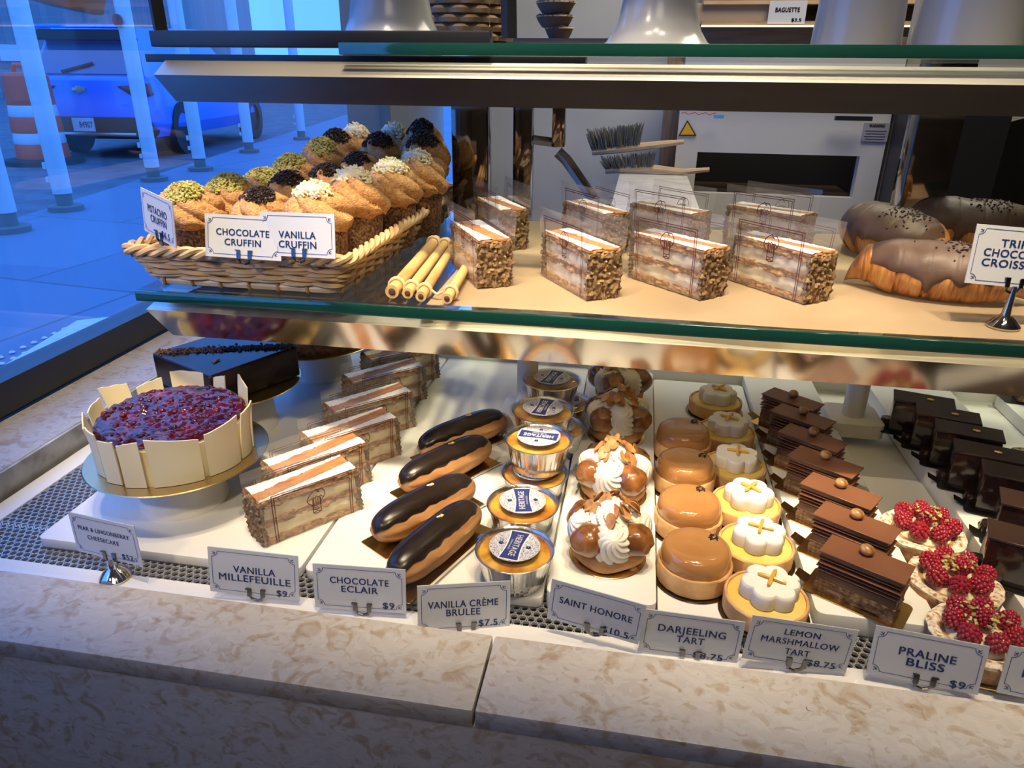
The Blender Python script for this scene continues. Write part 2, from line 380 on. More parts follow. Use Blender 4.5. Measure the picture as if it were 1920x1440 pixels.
# shelves
def shelf(name, label, x0, x1, y0, y1, z0, z1):
    t = thing(name, label, 'shelf', ((x0+x1)/2, (y0+y1)/2, z0))
    q = MB().box((0, .004, (z1-z0)/2), (x1-x0, y1-y0-.008, z1-z0)); q.build('glass_panel', SHELFGLASS, t, smooth=False)
    q = MB().box((0, -(y1-y0)/2+.0, (z1-z0)/2), (x1-x0, .006, (z1-z0)*.98)); q.build('front_edge', GREEN, t, bevel=.001)
    return t
MIDZ = .255
shelf('glass_shelf', 'thick glass shelf with a green front edge carrying the basket and croissants', -.58, 1.0, .741, 1.36, MIDZ-.013, MIDZ)
shelf('glass_shelf', 'thick glass top shelf with a green edge carrying the white cake stands', -.345, 1.2, .85, 1.40, .512, .525)
def rail(label, x0, x1, p, cutx, upper):
    """polished sheet-metal rail with a bevelled top and a tilted face; p: bevel back, bevel front, bottom, bottom back (y, z)"""
    t = thing('shelf_rail', label, 'rail', ((x0+x1)/2, p[0][0], p[0][1])); ox, oy, oz = t.location
    def pt(x, q): return (x-ox, q[0]-oy, q[1]-oz)
    e = cutx
    q = MB().add([pt(x0+e*.3, p[0]), pt(x1, p[0]), pt(x1, p[1]), pt(x0, p[1])], [(0, 1, 2, 3)])
    q.build('bevel', BRUSHED, t, smooth=False)
    q = MB().add([pt(x0, p[1]), pt(x1, p[1]), pt(x1, p[2]), pt(x0+e, p[2])], [(0, 1, 2, 3)])
    q.build('face', STEEL if not upper else M('dull_polished_steel', (.42, .37, .33), .26, 1., bump=.1, bscale=60, stretch=(.15, 1, 1), bdist=.0004, stops=[(.3, (.25, .22, .19)), (.7, (.46, .41, .37))], scale=18), t, smooth=False)
    a, bq = p[3], p[4]
    q = MB().add([pt(x0+e, p[2]), pt(x1, p[2]), pt(x1, a), pt(x0+e, a)], [(0, 1, 2, 3)])
    q.add([pt(x0+e*.3, bq), pt(x1, bq), pt(x1, p[0]), pt(x0+e*.3, p[0])], [(0, 1, 2, 3)])
    q.add([pt(x0+e*.3, bq), pt(x0+e, a), pt(x1, a), pt(x1, bq)], [(0, 1, 2, 3)])
    q.add([pt(x0+e*.3, p[0]), pt(x0, p[1]), pt(x0+e, p[2]), pt(x0+e, a), pt(x0+e*.3, bq)], [(0, 1, 2, 3, 4)])
    q.build('back_cover', BRUSHED, t, smooth=False); return t
rail('polished steel rail under the middle glass shelf, mirroring the pastries below', -.58, 1.0, [(.766, .2345), (.752, .227), (.772, .188), (.80, .188), (.80, .2345)], .016, False)
rail('dull steel rail along the top glass shelf, with a bright upper strip', -.58, 1.2, [(.866, .505), (.848, .489), (.854, .4595), (.90, .4595), (.90, .505)], .020, True)
# black metalwork at the upper left
t = thing('black_frame', 'black metal frame holding the upper left pane of the case', 'frame', (-.345, .87, .52))
def fpart(n, mb, m, **k):
    o = mb.build(n, m, t, **k); o.matrix_parent_inverse = Matrix.Translation((.345, -.87, -.52)); return o
p0 = ony(305, 78, .87); p1 = ony(287, -25, .87); p2 = ony(905, 84, .87)
fpart('lower_bar', MB().box(((p0.x+p2.x)/2, .87, .5285), (p2.x-p0.x+.02, .02, .018)), DARKMETAL, bevel=.002)
q = MB().tube([p0, p1], .0095, 4); fpart('side_bar', q, DARKMETAL)
fpart('lower_channel', MB().box(((p0.x-.02+ony(1090, 100, .87).x)/2, .882, .5075), (ony(1090, 100, .87).x-p0.x+.03, .03, .009)), DARKMETAL, bevel=.001)
q = MB().tube([ony(955, 72, .90), ony(953, -30, .90)], .009, 4); fpart('centre_bar', q, DARKMETAL)
fpart('pane', MB().box(((p0.x+p2.x)/2+.01, .885, .60), (p2.x-p0.x-.01, .004, .125)), GLASS, smooth=False)
# chrome posts carrying the shelves
def post(label, px0, px1, y, z0, z1, d=.03, pxb=None):
    a, b_ = ony(px0[0], px0[1], y), ony(px1[0], px1[1], y); w_ = abs(b_.x-a.x)
    o = MB().box((0, 0, (z1-z0)/2), (w_, d, z1-z0)).build('shelf_post', POSTM, bevel=.0015); o.location = ((a.x+b_.x)/2, y, z0)
    return tag(o, label, 'post', 'chrome shelf posts')
post('chrome shelf post just behind the basket of cruffins', (851, 205), (917, 205), 1.22, MIDZ, .512, .04)
post('slim chrome post behind the wrapped slices, second from the basket', (965, 205), (1000, 205), 1.30, MIDZ, .512)
post('thin chrome post beside the hand brushes, third from the basket', (1037, 205), (1061, 205), 1.345, .372, .512, .02)
post('broad chrome shelf post behind the croissants', (1713, 222), (1797, 222), 1.22, MIDZ, .512, .05)
o = MB().tube([ony(1046, 285, 1.345), ony(1062, 300, 1.345), ony(1112, 372, 1.345)], .010, 4).build('shelf_brace', CHROME)
tag(o, 'diagonal chrome brace running down from the thin post', 'brace')
o = MB().tube([ony(1000, 262, 1.33), ony(1045, 268, 1.345)], .008, 4).build('shelf_brace', CHROME)
tag(o, 'short horizontal chrome brace between the second and third post', 'brace')
# white support columns standing on the deck
def column(label, px, hz):
    c = onz(*px, .026)
    t = thing('support_column', label, 'column', (c.x, c.y, .012), 0, 'white support columns under the middle shelf')
    MB().prism(rrect(.075, .075, .012), 0, .022).build('foot', PLASTIC, t, bevel=.004)
    MB().lathe([(.0155, .022), (.0155, hz-.012)], 32).build('stem', PLASTIC, t)
column('white plastic support column behind the foil cups', (988, 772), .2295)
column('white plastic support column between the praline cakes and chocolate bars', (1597, 785), .2295)
# front glass of the case
def pane(name, pts, mat, th=.004):
    a, b_, c_, d_ = [Vector(p) for p in pts]; n = (b_-a).cross(d_-a).normalized()*th
    q = MB().add([a, b_, c_, d_, a+n, b_+n, c_+n, d_+n], [(0, 1, 2, 3), (4, 5, 6, 7), (0, 1, 5, 4), (1, 2, 6, 5), (2, 3, 7, 6), (3, 0, 4, 7)])
    return q.build(name, mat, smooth=False)
FG = thin_glass('front_pane_glass', (1, 1, 1), .012, .45)
o = pane('front_glass', [(-.755, .500, .0305), (1.2, .500, .0305), (1.2, .500, .95), (-.755, .500, .95)], FG)
tag(o, 'clear upright front pane of the pastry case standing on the limestone ledge', 'glass pane')
# ------------------------------------------------------------------ room shell
WALLM = M('kitchen_wall', (.50, .52, .49), .6, stops=[(.35, (.47, .49, .46)), (.65, (.53, .55, .52))], scale=4)
DARKWALL = M('shop_wall', (.20, .17, .15), .8, stops=[(.4, (.16, .13, .11)), (.6, (.25, .22, .19))], scale=2)
CEILM = M('ceiling_paint', (.30, .27, .24), .8, stops=[(.4, (.26, .24, .21)), (.6, (.34, .30, .27))], scale=1.5)
FLOORM = brick('floor_tiles', (.20, .18, .16), (.24, .21, .19), (.1, .09, .08), .4, .4)
def sbox(name, c, d, m): return struct(MB().box(c, d).build(name, m, smooth=False))
sbox('floor', (1.05, .55, -.875), (3.9, 5.6, .05), FLOORM)
sbox('ceiling', (1.05, .55, 1.93), (4.0, 5.6, .06), CEILM)
sbox('wall_back', (1.15, 3.28, .5), (3.8, .06, 2.8), WALLM)
sbox('wall_right', (3.03, .55, .5), (.06, 5.5, 2.8), DARKWALL)
sbox('wall_front', (1.05, -2.23, .5), (4.0, .06, 2.8), DARKWALL)
GREYPILLAR = M('grey_pillar_paint', (.16, .165, .15), .6, stops=[(.4, (.14, .15, .135)), (.6, (.18, .185, .17))], scale=5)
sbox('wall_left', (-.96, 2.95, .5), (.16, .72, 2.8), GREYPILLAR)
sbox('wall_blocker_upper', (-.96, .70, 1.54), (.14, 3.9, .74), DARKWALL)  # unseen header, put in to cut the blue skylight through the window
sbox('wall_blocker_front', (-.96, -1.25, .5), (.14, 1.9, 2.8), DARKWALL)  # unseen wall, added to narrow the opening and hold back blue skylight
sbox('trim_1', (-.905, .70, .055), (.05, 3.9, .05), DARKMETAL)     # black sill of the shop window
sbox('trim_2', (-.90, .70, -.42), (.045, 3.9, .87), DARKWALL)
o = sbox('window_1', (-.905, 1.17, .625), (.006, 2.9, 1.09), thin_glass('shop_window_glass', (.93, .95, 1), .045, .30)); 
# ------------------------------------------------------------------ kitchen behind the case
Yb = 2.85
OVW = M('oven_enamel', (.56, .57, .56), .4)
a0 = ony(1275, 205, Yb); a1 = ony(1672, 215, Yb); w0 = ony(1308, 285, Yb); w1 = ony(1613, 292, Yb); zb = ony(1613, 372, Yb).z
ov = thing('deck_oven', 'white enamelled deck oven with a long black baking opening', 'oven', ((a0.x+a1.x)/2, Yb, -.3))
def opart(n, mb, m, **k):
    o = mb.build(n, m, ov, **k); o.matrix_parent_inverse = Matrix.Translation(-ov.location); return o
zt = .52; lo = -.3
q = MB(); q.box(((a0.x+a1.x)/2, Yb+.02, (zt+w0.z)/2), (a1.x-a0.x, .04, zt-w0.z)); q.box(((a0.x+w0.x)/2, Yb+.02, (lo+w0.z)/2), (w0.x-a0.x, .04, w0.z-lo))
q.box(((a1.x+w1.x)/2, Yb+.02, (lo+w0.z)/2), (a1.x-w1.x, .04, w0.z-lo)); q.box(((w0.x+w1.x)/2, Yb+.02, (lo+zb)/2), (w1.x-w0.x, .04, zb-lo)); opart('front', q, OVW)
q = MB(); q.box(((a0.x+a1.x)/2, Yb+.27, (zt+lo)/2), (a1.x-a0.x-.02, .03, zt-lo)); q.box((a0.x+.02, Yb+.15, (zt+lo)/2), (.03, .2, zt-lo)); q.box((a1.x-.02, Yb+.15, (zt+lo)/2), (.03, .2, zt-lo)); opart('body', q, VOID)
q = MB().box(((w0.x+w1.x)/2, Yb+.15, zb+.004), (w1.x-w0.x, .2, .008)); opart('hearth', q, M('scorched_hearth', (.05, .03, .02), .9))
q = MB().box(((a0.x+a1.x)/2, Yb-.01, zt+.0), (a1.x-a0.x, .06, .10)); q.v = [(x, y, z-.02) for x, y, z in q.v]; opart('control_strip', q, OVW, bevel=.004)
tri = [ony(1290, 229, Yb-.045), ony(1305, 255, Yb-.045), ony(1275, 255, Yb-.045)]
def ytri(k, y): 
    c = (tri[0]+tri[1]+tri[2])/3; return [(c.x+(p.x-c.x)*k, c.z+(p.z-c.z)*k) for p in tri]
sg = MB().prism(ytri(1.15, 0), Yb-.006, Yb-.002, 1); so = opart('warning_sign', sg, M('sign_black', (.02, .02, .02), .5), smooth=False)
q = MB().prism(ytri(.9, 0), Yb-.008, Yb-.006, 1); opart('warning_sign_face', q, M('sign_yellow', (.75, .42, .02), .5), smooth=False)
wl = ony(1642, 248, Yb-.005); q = MB().box((wl.x, Yb-.003, wl.z), (.085, .004, .062)); opart('warning_label', q, M('label_grey', (.30, .30, .36), .5))
q = MB(); text_mb(q, 'WARNING', wl.x, wl.z+.022, .052, .011, Yb-.0065, .04)
for k in range(5): q.box((wl.x, Yb-.0055, wl.z+.004-k*.009), (.07-.008*(k % 2), .001, .0025))
opart('warning_text', q, M('ink_dark', (.05, .05, .09), .6), smooth=False)
q = MB(); h_ = ony(1600, 222, Yb-.05); q.box((h_.x, Yb-.05, h_.z), (.12, .02, .014)); opart('vent', q, DARKMETAL)
bl = ony(1348, 219, Yb-.05); q = MB().box((bl.x, Yb-.043, bl.z), (.035, .004, .012)); opart('blue_sticker', q, M('sticker_blue', (.1, .3, .6), .5))
q = MB(); rl = ony(1310, 213, Yb-.045)
q.tube([(rl.x-.06+.012*k, Yb-.042, rl.z+.004*math.sin(k*2.1)) for k in range(11)], .0016, 5); opart('red_script', q, M('ink_red', (.45, .04, .04), .5))
# dark arched oven at the right
ar0 = ony(1797, 262, Yb); 
t = thing('arched_oven', 'large arched black oven mouth in a pale surround behind the croissants', 'oven', (ar0.x+.4, Yb, -.4))
arcp = [(ar0.x-.005+.9*i/24, ar0.z-.02+.13*math.sin(math.pi*i/24)**.7) for i in range(25)]
q = MB().prism([(a1.x+.015, -.4)]+[(a1.x+.015, .75), (ar0.x+1.2, .75), (ar0.x+1.2, -.4)]+[(arcp[-1][0], -.4)]+arcp[::-1]+[(arcp[0][0], -.4)], Yb, Yb+.05, 1)
o = q.build('surround', M('pale_surround', (.36, .35, .34), .6), t, smooth=False); o.matrix_parent_inverse = Matrix.Translation(-t.location)
q = MB().box((ar0.x+.45, Yb+.3, .1), (1.3, .02, 1.0)); q.box((a1.x+.13, Yb-.16, -.1), (.24, .30, 1.1)); 
o = q.build('dark_chamber', M('oven_black', (.008, .009, .010), .45), t, smooth=False); o.matrix_parent_inverse = Matrix.Translation(-t.location)
# marble block
o = MB().box((0, 0, .5), (.245, .85, 1.0)).build('marble_block', M('white_marble', (.62, .63, .60), .3, stops=[(.35, (.50, .52, .51)), (.5, (.66, .67, .65)), (.7, (.72, .73, .70))], scale=9, dist=2), bevel=.006)
o.location = (.048, 2.40, -.85); tag(o, 'white veined marble worktop block in front of the oven', 'worktop')
o = MB().box((-.014, 0, .7), (.06, .05, 1.4)).build('wooden_post', M('brown_wood', (.22, .15, .09), .55, stops=[(.35, (.17, .11, .07)), (.6, (.27, .19, .12))], scale=14, stretch=(6, 6, .5)), bevel=.003)
wp = ony(1262, 250, 3.0); o.location = (wp.x, 3.0, -.85); tag(o, 'brown wooden post beside the oven behind the hand brushes', 'post')
# hand brushes
BRISTLE = M('grey_bristles', (.10, .10, .085), .8, stops=[(.3, (.05, .05, .045)), (.5, (.12, .12, .10)), (.75, (.22, .21, .17))], scale=40, stretch=(18, 18, 1))
HANDLE = M('pale_beech', (.52, .36, .20), .5, stops=[(.3, (.46, .31, .17)), (.7, (.58, .42, .25))], scale=20, stretch=(1, 8, 8))
def brush(label, hpts, tl, tr, y):
    c = ony(*hpts[0], y); t = thing('hand_brush', label, 'brush', c, 0, 'bench brushes on the back wall')
    P = [ony(*p, y)-c for p in hpts]
    MB().tube(P, [.012, .014, .014, .011, .008][:len(P)], 8).build('handle', HANDLE, t)
    a, b_ = ony(*tl, y)-c, ony(*tr, y)-c; q = MB(); n = 70; rr = random.Random(3)
    lo0, lo1 = P[0], P[2]
    for k in range(n*3):
        u = rr.random(); dd = rr.uniform(-.016, .016)
        A = lo0.lerp(lo1, u)+Vector((0, dd, .008)); B = a.lerp(b_, u)+Vector((rr.uniform(-.004, .004), dd*1.7, rr.uniform(-.012, .006)))
        m_ = A.lerp(B, .55)+Vector((0, dd*.2, 0)); q.tube([A, m_, B], [.0022, .0020, .0010], 4)
    q.build('bristles', BRISTLE, t, weld=False)
brush('upper pale-handled bench brush with grey bristles standing upward', [(1110, 285), (1150, 281), (1200, 275), (1250, 269), (1282, 266)], (1098, 245), (1209, 232), 2.76)
brush('lower bench brush with grey bristles, just above the marble block', [(1135, 320), (1175, 316), (1225, 316), (1280, 322), (1330, 318)], (1124, 296), (1232, 286), 2.76)
# shelf with bread baskets and the baguette sign high on the back wall
WOODD = M('shelf_wood', (.24, .17, .11), .5, stops=[(.35, (.19, .13, .08)), (.65, (.29, .21, .14))], scale=10, stretch=(.5, 6, 6))
s0 = ony(1318, 5, 3.1); s1 = ony(1950, 5, 3.1)
t = thing('bread_shelf', 'brown wooden bread shelf with a lit strip on the back wall', 'shelf', ((s0.x+s1.x)/2, 3.1, .70))
def bpart(n, mb, m, **k):
    o = mb.build(n, m, t, **k); o.matrix_parent_inverse = Matrix.Translation(-t.location); return o
zz = lambda y_: ony(1420, y_, 3.1).z
cx = (s0.x+s1.x)/2; wd = s1.x-s0.x
bpart('back_board', MB().box((cx, 3.2, .79), (wd, .04, .5)), WOODD)
bpart('plank', MB().box((cx, 3.12, zz(44)), (wd, .12, .012)), WOODD)
bpart('upper_plank', MB().box((cx, 3.12, zz(6)), (wd, .12, .012)), HANDLE)
bpart('light_strip', MB().box((cx, 3.055, zz(50)), (wd, .01, .006)), emit('strip_light', (1, .82, .5), 1.5))
for i in range(4):
    bpart('drawer_front', MB().box((s0.x+.14+i*.42, 3.09, zz(26)), (.36 if i == 0 else .3, .02, .07)), M('kraft_panel', (.36, .28, .19), .7))
sgn = ony(1476, 23, 3.06); t2 = thing('baguette_sign', 'small white BAGUETTE price sign on the wooden bread shelf', 'sign', sgn)
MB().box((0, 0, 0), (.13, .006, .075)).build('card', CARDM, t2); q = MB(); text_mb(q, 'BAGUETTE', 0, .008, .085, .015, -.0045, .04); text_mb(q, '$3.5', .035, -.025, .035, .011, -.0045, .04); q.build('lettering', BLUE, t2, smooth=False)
o = MB().box((0, 0, 0), (.36, .05, .16)).build('wall_panel', M('brown_panel', (.20, .13, .10), .5), bevel=.004); o.location = ony(1700, 117, 3.0); tag(o, 'dark brown panel seen in the slot above the steel rail', 'panel')
# ------------------------------------------------------------------ top shelf: white cake stands, basket, stacked baskets
CERAM = M('white_ceramic', (.50, .53, .57), .22, spec=.6, coat=.3)
def bell(label, cx, base, y, prof):
    c = ony(cx, 60, y); k = (ony(cx+base/2, 72, y).x-ony(cx-base/2, 72, y).x)/2
    o = MB().lathe([(r*k, z) for r, z in prof], 56, cap=True).build('cake_stand', CERAM); o.location = (c.x, y, .5256)
    tag(o, label, 'cake stand', 'white cake stands on the top shelf')
flare = [(1, 0), (1, .004), (.93, .007), (.80, .02), (.72, .035), (.66, .06), (.60, .10), (.56, .13), (.9, .15), (1.3, .155), (1.3, .163), (0, .163)]
cone = [(1, 0), (1, .004), (.97, .03), (.92, .075), (.86, .14), (1.2, .15), (1.2, .158), (0, .158)]
bell('flared white cake stand behind the black frame, beside the wicker bin', 735, 205, 1.06, flare)
bell('flared white cake stand standing alone mid-shelf', 1232, 205, 1.06, flare)
bell('cone-footed white cake stand beside the baguette sign', 1607, 168, 1.06, cone)
bell('cone-footed white cake stand at the right end of the top shelf', 1814, 206, 1.04, cone)
WICK = M('dark_wicker', (.34, .24, .14), .55, stops=[(.3, (.24, .16, .09)), (.7, (.46, .34, .21))], scale=30)
c = ony(872, 60, 1.30); k = (ony(955, 60, 1.3).x-ony(788, 60, 1.3).x)/2
bin_ = thing('wicker_bin', 'tall brown woven wicker bin on the top shelf', 'basket', (c.x, 1.30, .5256))
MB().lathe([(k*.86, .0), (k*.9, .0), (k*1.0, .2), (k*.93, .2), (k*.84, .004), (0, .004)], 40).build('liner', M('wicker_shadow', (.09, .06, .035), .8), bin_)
q = MB()
for j in range(15):
    z = .006+j*.013; q.tube([((k*(.93+.09*z/.2)+.004*math.cos(a*13+math.pi*j))*math.cos(a), (k*(.93+.09*z/.2)+.004*math.cos(a*13+math.pi*j))*math.sin(a), z) for a in [2*math.pi*i/130 for i in range(130)]], .0056, 5, closed=True)
q.build('weave', WICK, bin_, weld=False)
for i, (px, py, rw, lab) in enumerate([(1048, 62, 52, 'lowest of three stacked dark proofing baskets on the back shelf'), (1040, 40, 68, 'middle of three stacked dark proofing baskets on the back shelf'), (1042, 14, 72, 'topmost of three stacked dark proofing baskets on the back shelf')]):
    y = 1.9; c = ony(px, py+12, y); kk = (ony(px+rw/2, py, y).x-ony(px-rw/2, py, y).x)/2; hh = ony(px, py-12, y).z-c.z
    t = thing('proofing_basket', lab, 'basket', c, 0, 'stacked proofing baskets')
    MB().lathe([(kk*.7, 0), (kk*.9, hh*.5), (kk*1.02, hh*.92), (kk*.96, hh), (kk*.8, hh*.6), (0, hh*.5)], 32).disp(.003, 60).build('bowl', M('dark_basket', (.085, .075, .065), .7), t)
    MB().lathe([(kk*.99, hh*.80), (kk*1.05, hh*.86), (kk*.99, hh*.92)], 60, fn=lambda r, z, a, k_: (r*(1+.03*math.cos(a*22)), z), cap=False).build('scalloped_edge', M('cream_edge', (.62, .50, .30), .6), t)
o = MB().box((0, 0, .125), (.5, .3, .006)).build('basket_ledge', WOODD); c = ony(1040, 76, 1.9); o.location = (c.x, 1.9, c.z-.128); tag(o, 'narrow brown ledge under the stacked proofing baskets', 'ledge')
# ------------------------------------------------------------------ the street outside
GZ = -.62
PAVE = brick('pavement', (.16, .20, .29), (.185, .225, .32), (.12, .14, .18), 1.5, 1.5, .75, .012, .12)
ROAD = M('asphalt', (.10, .11, .13), .7, stops=[(.4, (.075, .085, .11)), (.6, (.12, .13, .16))], scale=3)
c0 = onz(0, 418, GZ); c1 = onz(560, 243, GZ); d = (c1-c0).normalized(); A = c0-d*8; Bq = c1+d*40
struct(MB().prism([(-.93, -6), (-.93, 60), (Bq.x, Bq.y), (A.x, A.y)], GZ-.1, GZ).build('pavement', PAVE, smooth=False)).name = 'floor_pavement'
struct(MB().prism([(A.x-60, A.y), (A.x, A.y), (Bq.x, Bq.y), (Bq.x-60, Bq.y)], GZ-.2, GZ-.10).build('floor_road', ROAD, smooth=False))
# tactile paving
q = MB(); T0 = [onz(*p, GZ) for p in ((145, 603), (245, 607), (30, 745), (-60, 720), (0, 692))]
PP = [(T0[0].x, T0[0].y), (T0[1].x+.25, T0[1].y+.35), (T0[1].x+.5, T0[1].y-.6), (T0[2].x+.6, T0[2].y-1.2), (T0[4].x, T0[4].y-1.4), (T0[4].x, T0[4].y)]
q.prism(PP, GZ, GZ+.006)
xs = [p[0] for p in PP]; ys = [p[1] for p in PP]
o = q.build('tactile_paving', M('tactile_white', (.72, .74, .76), .7), smooth=False); tag(o, 'pale studded tactile paving slab on the pavement below the window', 'paving')
q = MB()
for i in range(26):
    for j in range(40):
        x = PP[0][0]+.03+i*.06; y = PP[0][1]-.06-j*.06
        if x < -2.2: q.lathe([(.013, 0), (.008, .005), (0, .005)], 8, (x, y, GZ+.006))
so = q.build('studs', MATS['tactile_white'], o, weld=False); so['kind'] = 'stuff'
BOLL = M('bollard_paint', (.60, .64, .66), .45, stops=[(.45, (.58, .62, .64)), (.6, (.64, .68, .70))], scale=3)
BOLB = M('bollard_base', (.16, .16, .15), .7)
def bollard(px, label, dot=False):
    c = onz(*px, GZ); t = thing('bollard', label, 'bollard', c, 0, 'pale street bollards outside the window')
    MB().lathe([(.072, .14), (.072, 2.3), (.06, 2.36), (0, 2.37)], 24).build('pole', BOLL, t)
    q = MB(); q.lathe([(.135, 0), (.135, .04), (.125, .045), (.062, .045), (.062, .15), (0, .15)], 24); q.build('base', BOLB, t)
    MB().box((-.08, -.02, .36), (.03, .04, .05)).build('bracket', BOLL, t); MB().box((-.08, -.02, .25), (.03, .04, .04)).build('bracket', BOLL, t)
    if dot:
        q = MB().lathe([(.055, -.006), (.055, .006), (0, .006)], 24); q.T = Matrix.Identity(4); q.v = [(x, z, y) for x, y, z in q.v]
        o = q.build('reflector', M('red_reflector', (.30, .07, .05), .4), t); zc = ony(220, 38, c.y-.1); o.location = (zc.x-c.x, -.1, zc.z-c.z)
bollard((20, 434), 'pale bollard nearest the window, cut by the edge of the view')
bollard((125, 394), 'pale bollard in front of the orange traffic barrel')
bollard((290, 339), 'pale bollard with a round red reflector in front of the blue car', True)
bollard((377, 320), 'pale bollard beyond the blue car, over the pistachio cruffins')
bollard((468, 286), 'pale bollard further along the kerb, seen under the steel rail')
bollard((566, 262), 'farthest pale bollard, beside the grey wall')
# traffic barrel
c = onz(86, 306, GZ-.1); br = thing('traffic_barrel', 'orange and white striped traffic barrel on a black rubber base', 'barrel', c)
sc_ = (onz(130, 306, GZ-.1)-onz(41, 306, GZ-.1)).length/2
ORG = M('barrel_orange', (1.0, .10, .03), .5); WHT = M('barrel_white', (.62, .64, .68), .45)
bands = [(.06, .30, ORG, 1.02), (.30, .46, WHT, .98), (.46, .68, ORG, .97), (.68, .84, WHT, .92), (.84, 1.24, ORG, .88)]
for z0, z1, m_, r in bands:
    z0 *= .87; z1 *= .87
    MB().lathe([(sc_*r, z0), (sc_*(r+.02), z0+.02), (sc_*(r-.02), z1-.02), (sc_*(r-.04), z1)], 28, cap=False).build('orange_band' if m_ is ORG else 'white_band', m_, br)
q = MB().lathe([(sc_*.85, 1.075), (sc_*.78, 1.11), (sc_*.3, 1.12), (0, 1.12)], 28); q.tube([(-.15, 0, 1.11), (-.13, 0, 1.20), (.13, 0, 1.20), (.15, 0, 1.11)], .03, 8); q.build('lid', ORG, br)
MB().lathe([(sc_*1.55, 0), (sc_*1.5, .06), (sc_*1.0, .08), (0, .08)], 28).build('rubber_base', M('black_rubber', (.02, .02, .022), .8), br)
# parked blue car seen from behind
def car():
    g = onz(192, 296, GZ-.1); yaw = math.atan2(d.y, d.x)-math.pi/2-.10
    t = thing('car', 'bright blue hatchback parked beyond the bollards, seen from behind', 'car', (g.x, g.y, GZ-.1), yaw); t.scale = (.97, 1, 1.10)
    PAINT = M('blue_car_paint', (.01, .22, .86), .22, coat=.7, spec=.6); GL = M('car_glass', (.06, .13, .26), .08, spec=.8); BLK = M('car_black', (.012, .014, .018), .5)
    # body: sections from the back (y=0) forward
    W = .92
    prof = [(-.02, .30, .55, .88, .93), (.0, .28, .62, .92, .95), (.06, .26, .70, .98, 1.0), (1.0, .24, .72, .98, 1.0), (3.4, .26, .70, .92, .98), (4.1, .34, .62, .80, .86)]
    rows = []
    for y, zb_, zm, zt_, k in prof:
        rows.append([(-W*k*.93, y, zb_), (-W*k, y, zb_+.15), (-W*k*1.0, y, zm), (-W*k*.96, y, zt_), (-W*k*.55, y, zt_+.03), (W*k*.55, y, zt_+.03), (W*k*.96, y, zt_), (W*k*1.0, y, zm), (W*k, y, zb_+.15), (W*k*.93, y, zb_)])
    q = MB(); n = 10; q.add([p for r in rows for p in r], [(i*n+j, i*n+j+1, (i+1)*n+j+1, (i+1)*n+j) for i in range(len(rows)-1) for j in range(n-1)]+[tuple(range(n)), tuple(range((len(rows)-1)*n, len(rows)*n))])
    q.build('body', PAINT, t, bevel=.03)
    q = MB(); rr = [(.02, .95, .86), (.28, 1.36, .70), (.40, 1.52, .64), (2.1, 1.56, .64), (3.0, .96, .80)]
    vs = []
    for y, z, hw in rr: vs += [(-hw*W/.92, y, z), (hw*W/.92, y, z)]
    base = [(-.86, .02, .92), (.86, .02, .92), (.84, 3.0, .92), (-.84, 3.0, .92)]
    q.add(vs, [(0, 1, 3, 2), (2, 3, 5, 4), (4, 5, 7, 6), (6, 7, 9, 8), (0, 2, 4, 6, 8), (1, 3, 5, 7, 9)]); q.build('cabin', PAINT, t, bevel=.02)
    q = MB().add([(-.76, -.012+.03, 1.0), (.76, -.012+.03, 1.0), (.63, .255, 1.36), (-.63, .255, 1.36)], [(0, 1, 2, 3)]); rw = q.build('rear_window', GL, t)
    q = MB().tube([(-.34, .01, 1.02), (.02, .06, 1.10), (.10, .075, 1.12)], .018, 6); q.build('wiper', BLK, rw)
    MB().prism([(-.70, 1.38), (.70, 1.38), (.66, 1.50), (-.66, 1.50)], .12, .30, 1).build('spoiler', BLK, t, bevel=.015)
    MB().box((0, .2, 1.535), (1.32, .26, .04)).build('roof_edge', PAINT, t, bevel=.015)
    for s in (-1, 1):
        q = MB().prism([(s*.46, .86), (s*.92, .90), (s*.93, .76), (s*.74, .70)], -.05, .06, 1); q.build('tail_lamp', M('tail_lamp_red', (.25, .02, .04), .15, coat=.5), t, bevel=.01)
        q = MB().box((s*.72, -.045, .32), (.22, .03, .05)); q.build('reflector_strip', MATS['tail_lamp_red'], t)
        for yy in (.75, 3.3):
            q = MB().lathe([(.33, -.1), (.34, -.07), (.34, .07), (.33, .1), (.2, .1), (.19, .06), (0, .06)], 28); q.v = [(s*(.84)+z*s, yy+y, .33+x) for x, y, z in q.v]; q.build('wheel', BLK, t)
    MB().prism([(-.84, .50), (.84, .50), (.90, .34), (.84, .24), (-.84, .24), (-.90, .34)], -.07, .12, 1).build('bumper', BLK, t, bevel=.02)
    MB().box((0, -.085, .30), (1.3, .03, .035)).build('bumper_trim', M('silver_trim', (.5, .52, .56), .3, 1.), t, bevel=.008)
    pl = MB().box((-.12, -.082, .41), (.32, .015, .16)).build('licence_plate', M('plate_white', (.62, .64, .66), .5), t)
    q = MB(); text_mb(q, '84907', -.08, .41, .2, .075, -.0905, .03); q.build('plate_number', BLUE, pl, smooth=False)
    bw = [(-.095, -.02), (-.035, -.02), (-.028, -.04), (.035, -.04), (.028, -.02), (.095, -.02), (.105, .02), (.038, .02), (.03, .04), (-.035, .04), (-.028, .02), (-.085, .02)]
    MB().prism([(x-.12, z+.82) for x, z in bw], -.045, -.02, 1).build('emblem', M('emblem_gold', (.62, .55, .36), .3, .6), t, bevel=.003)
car()
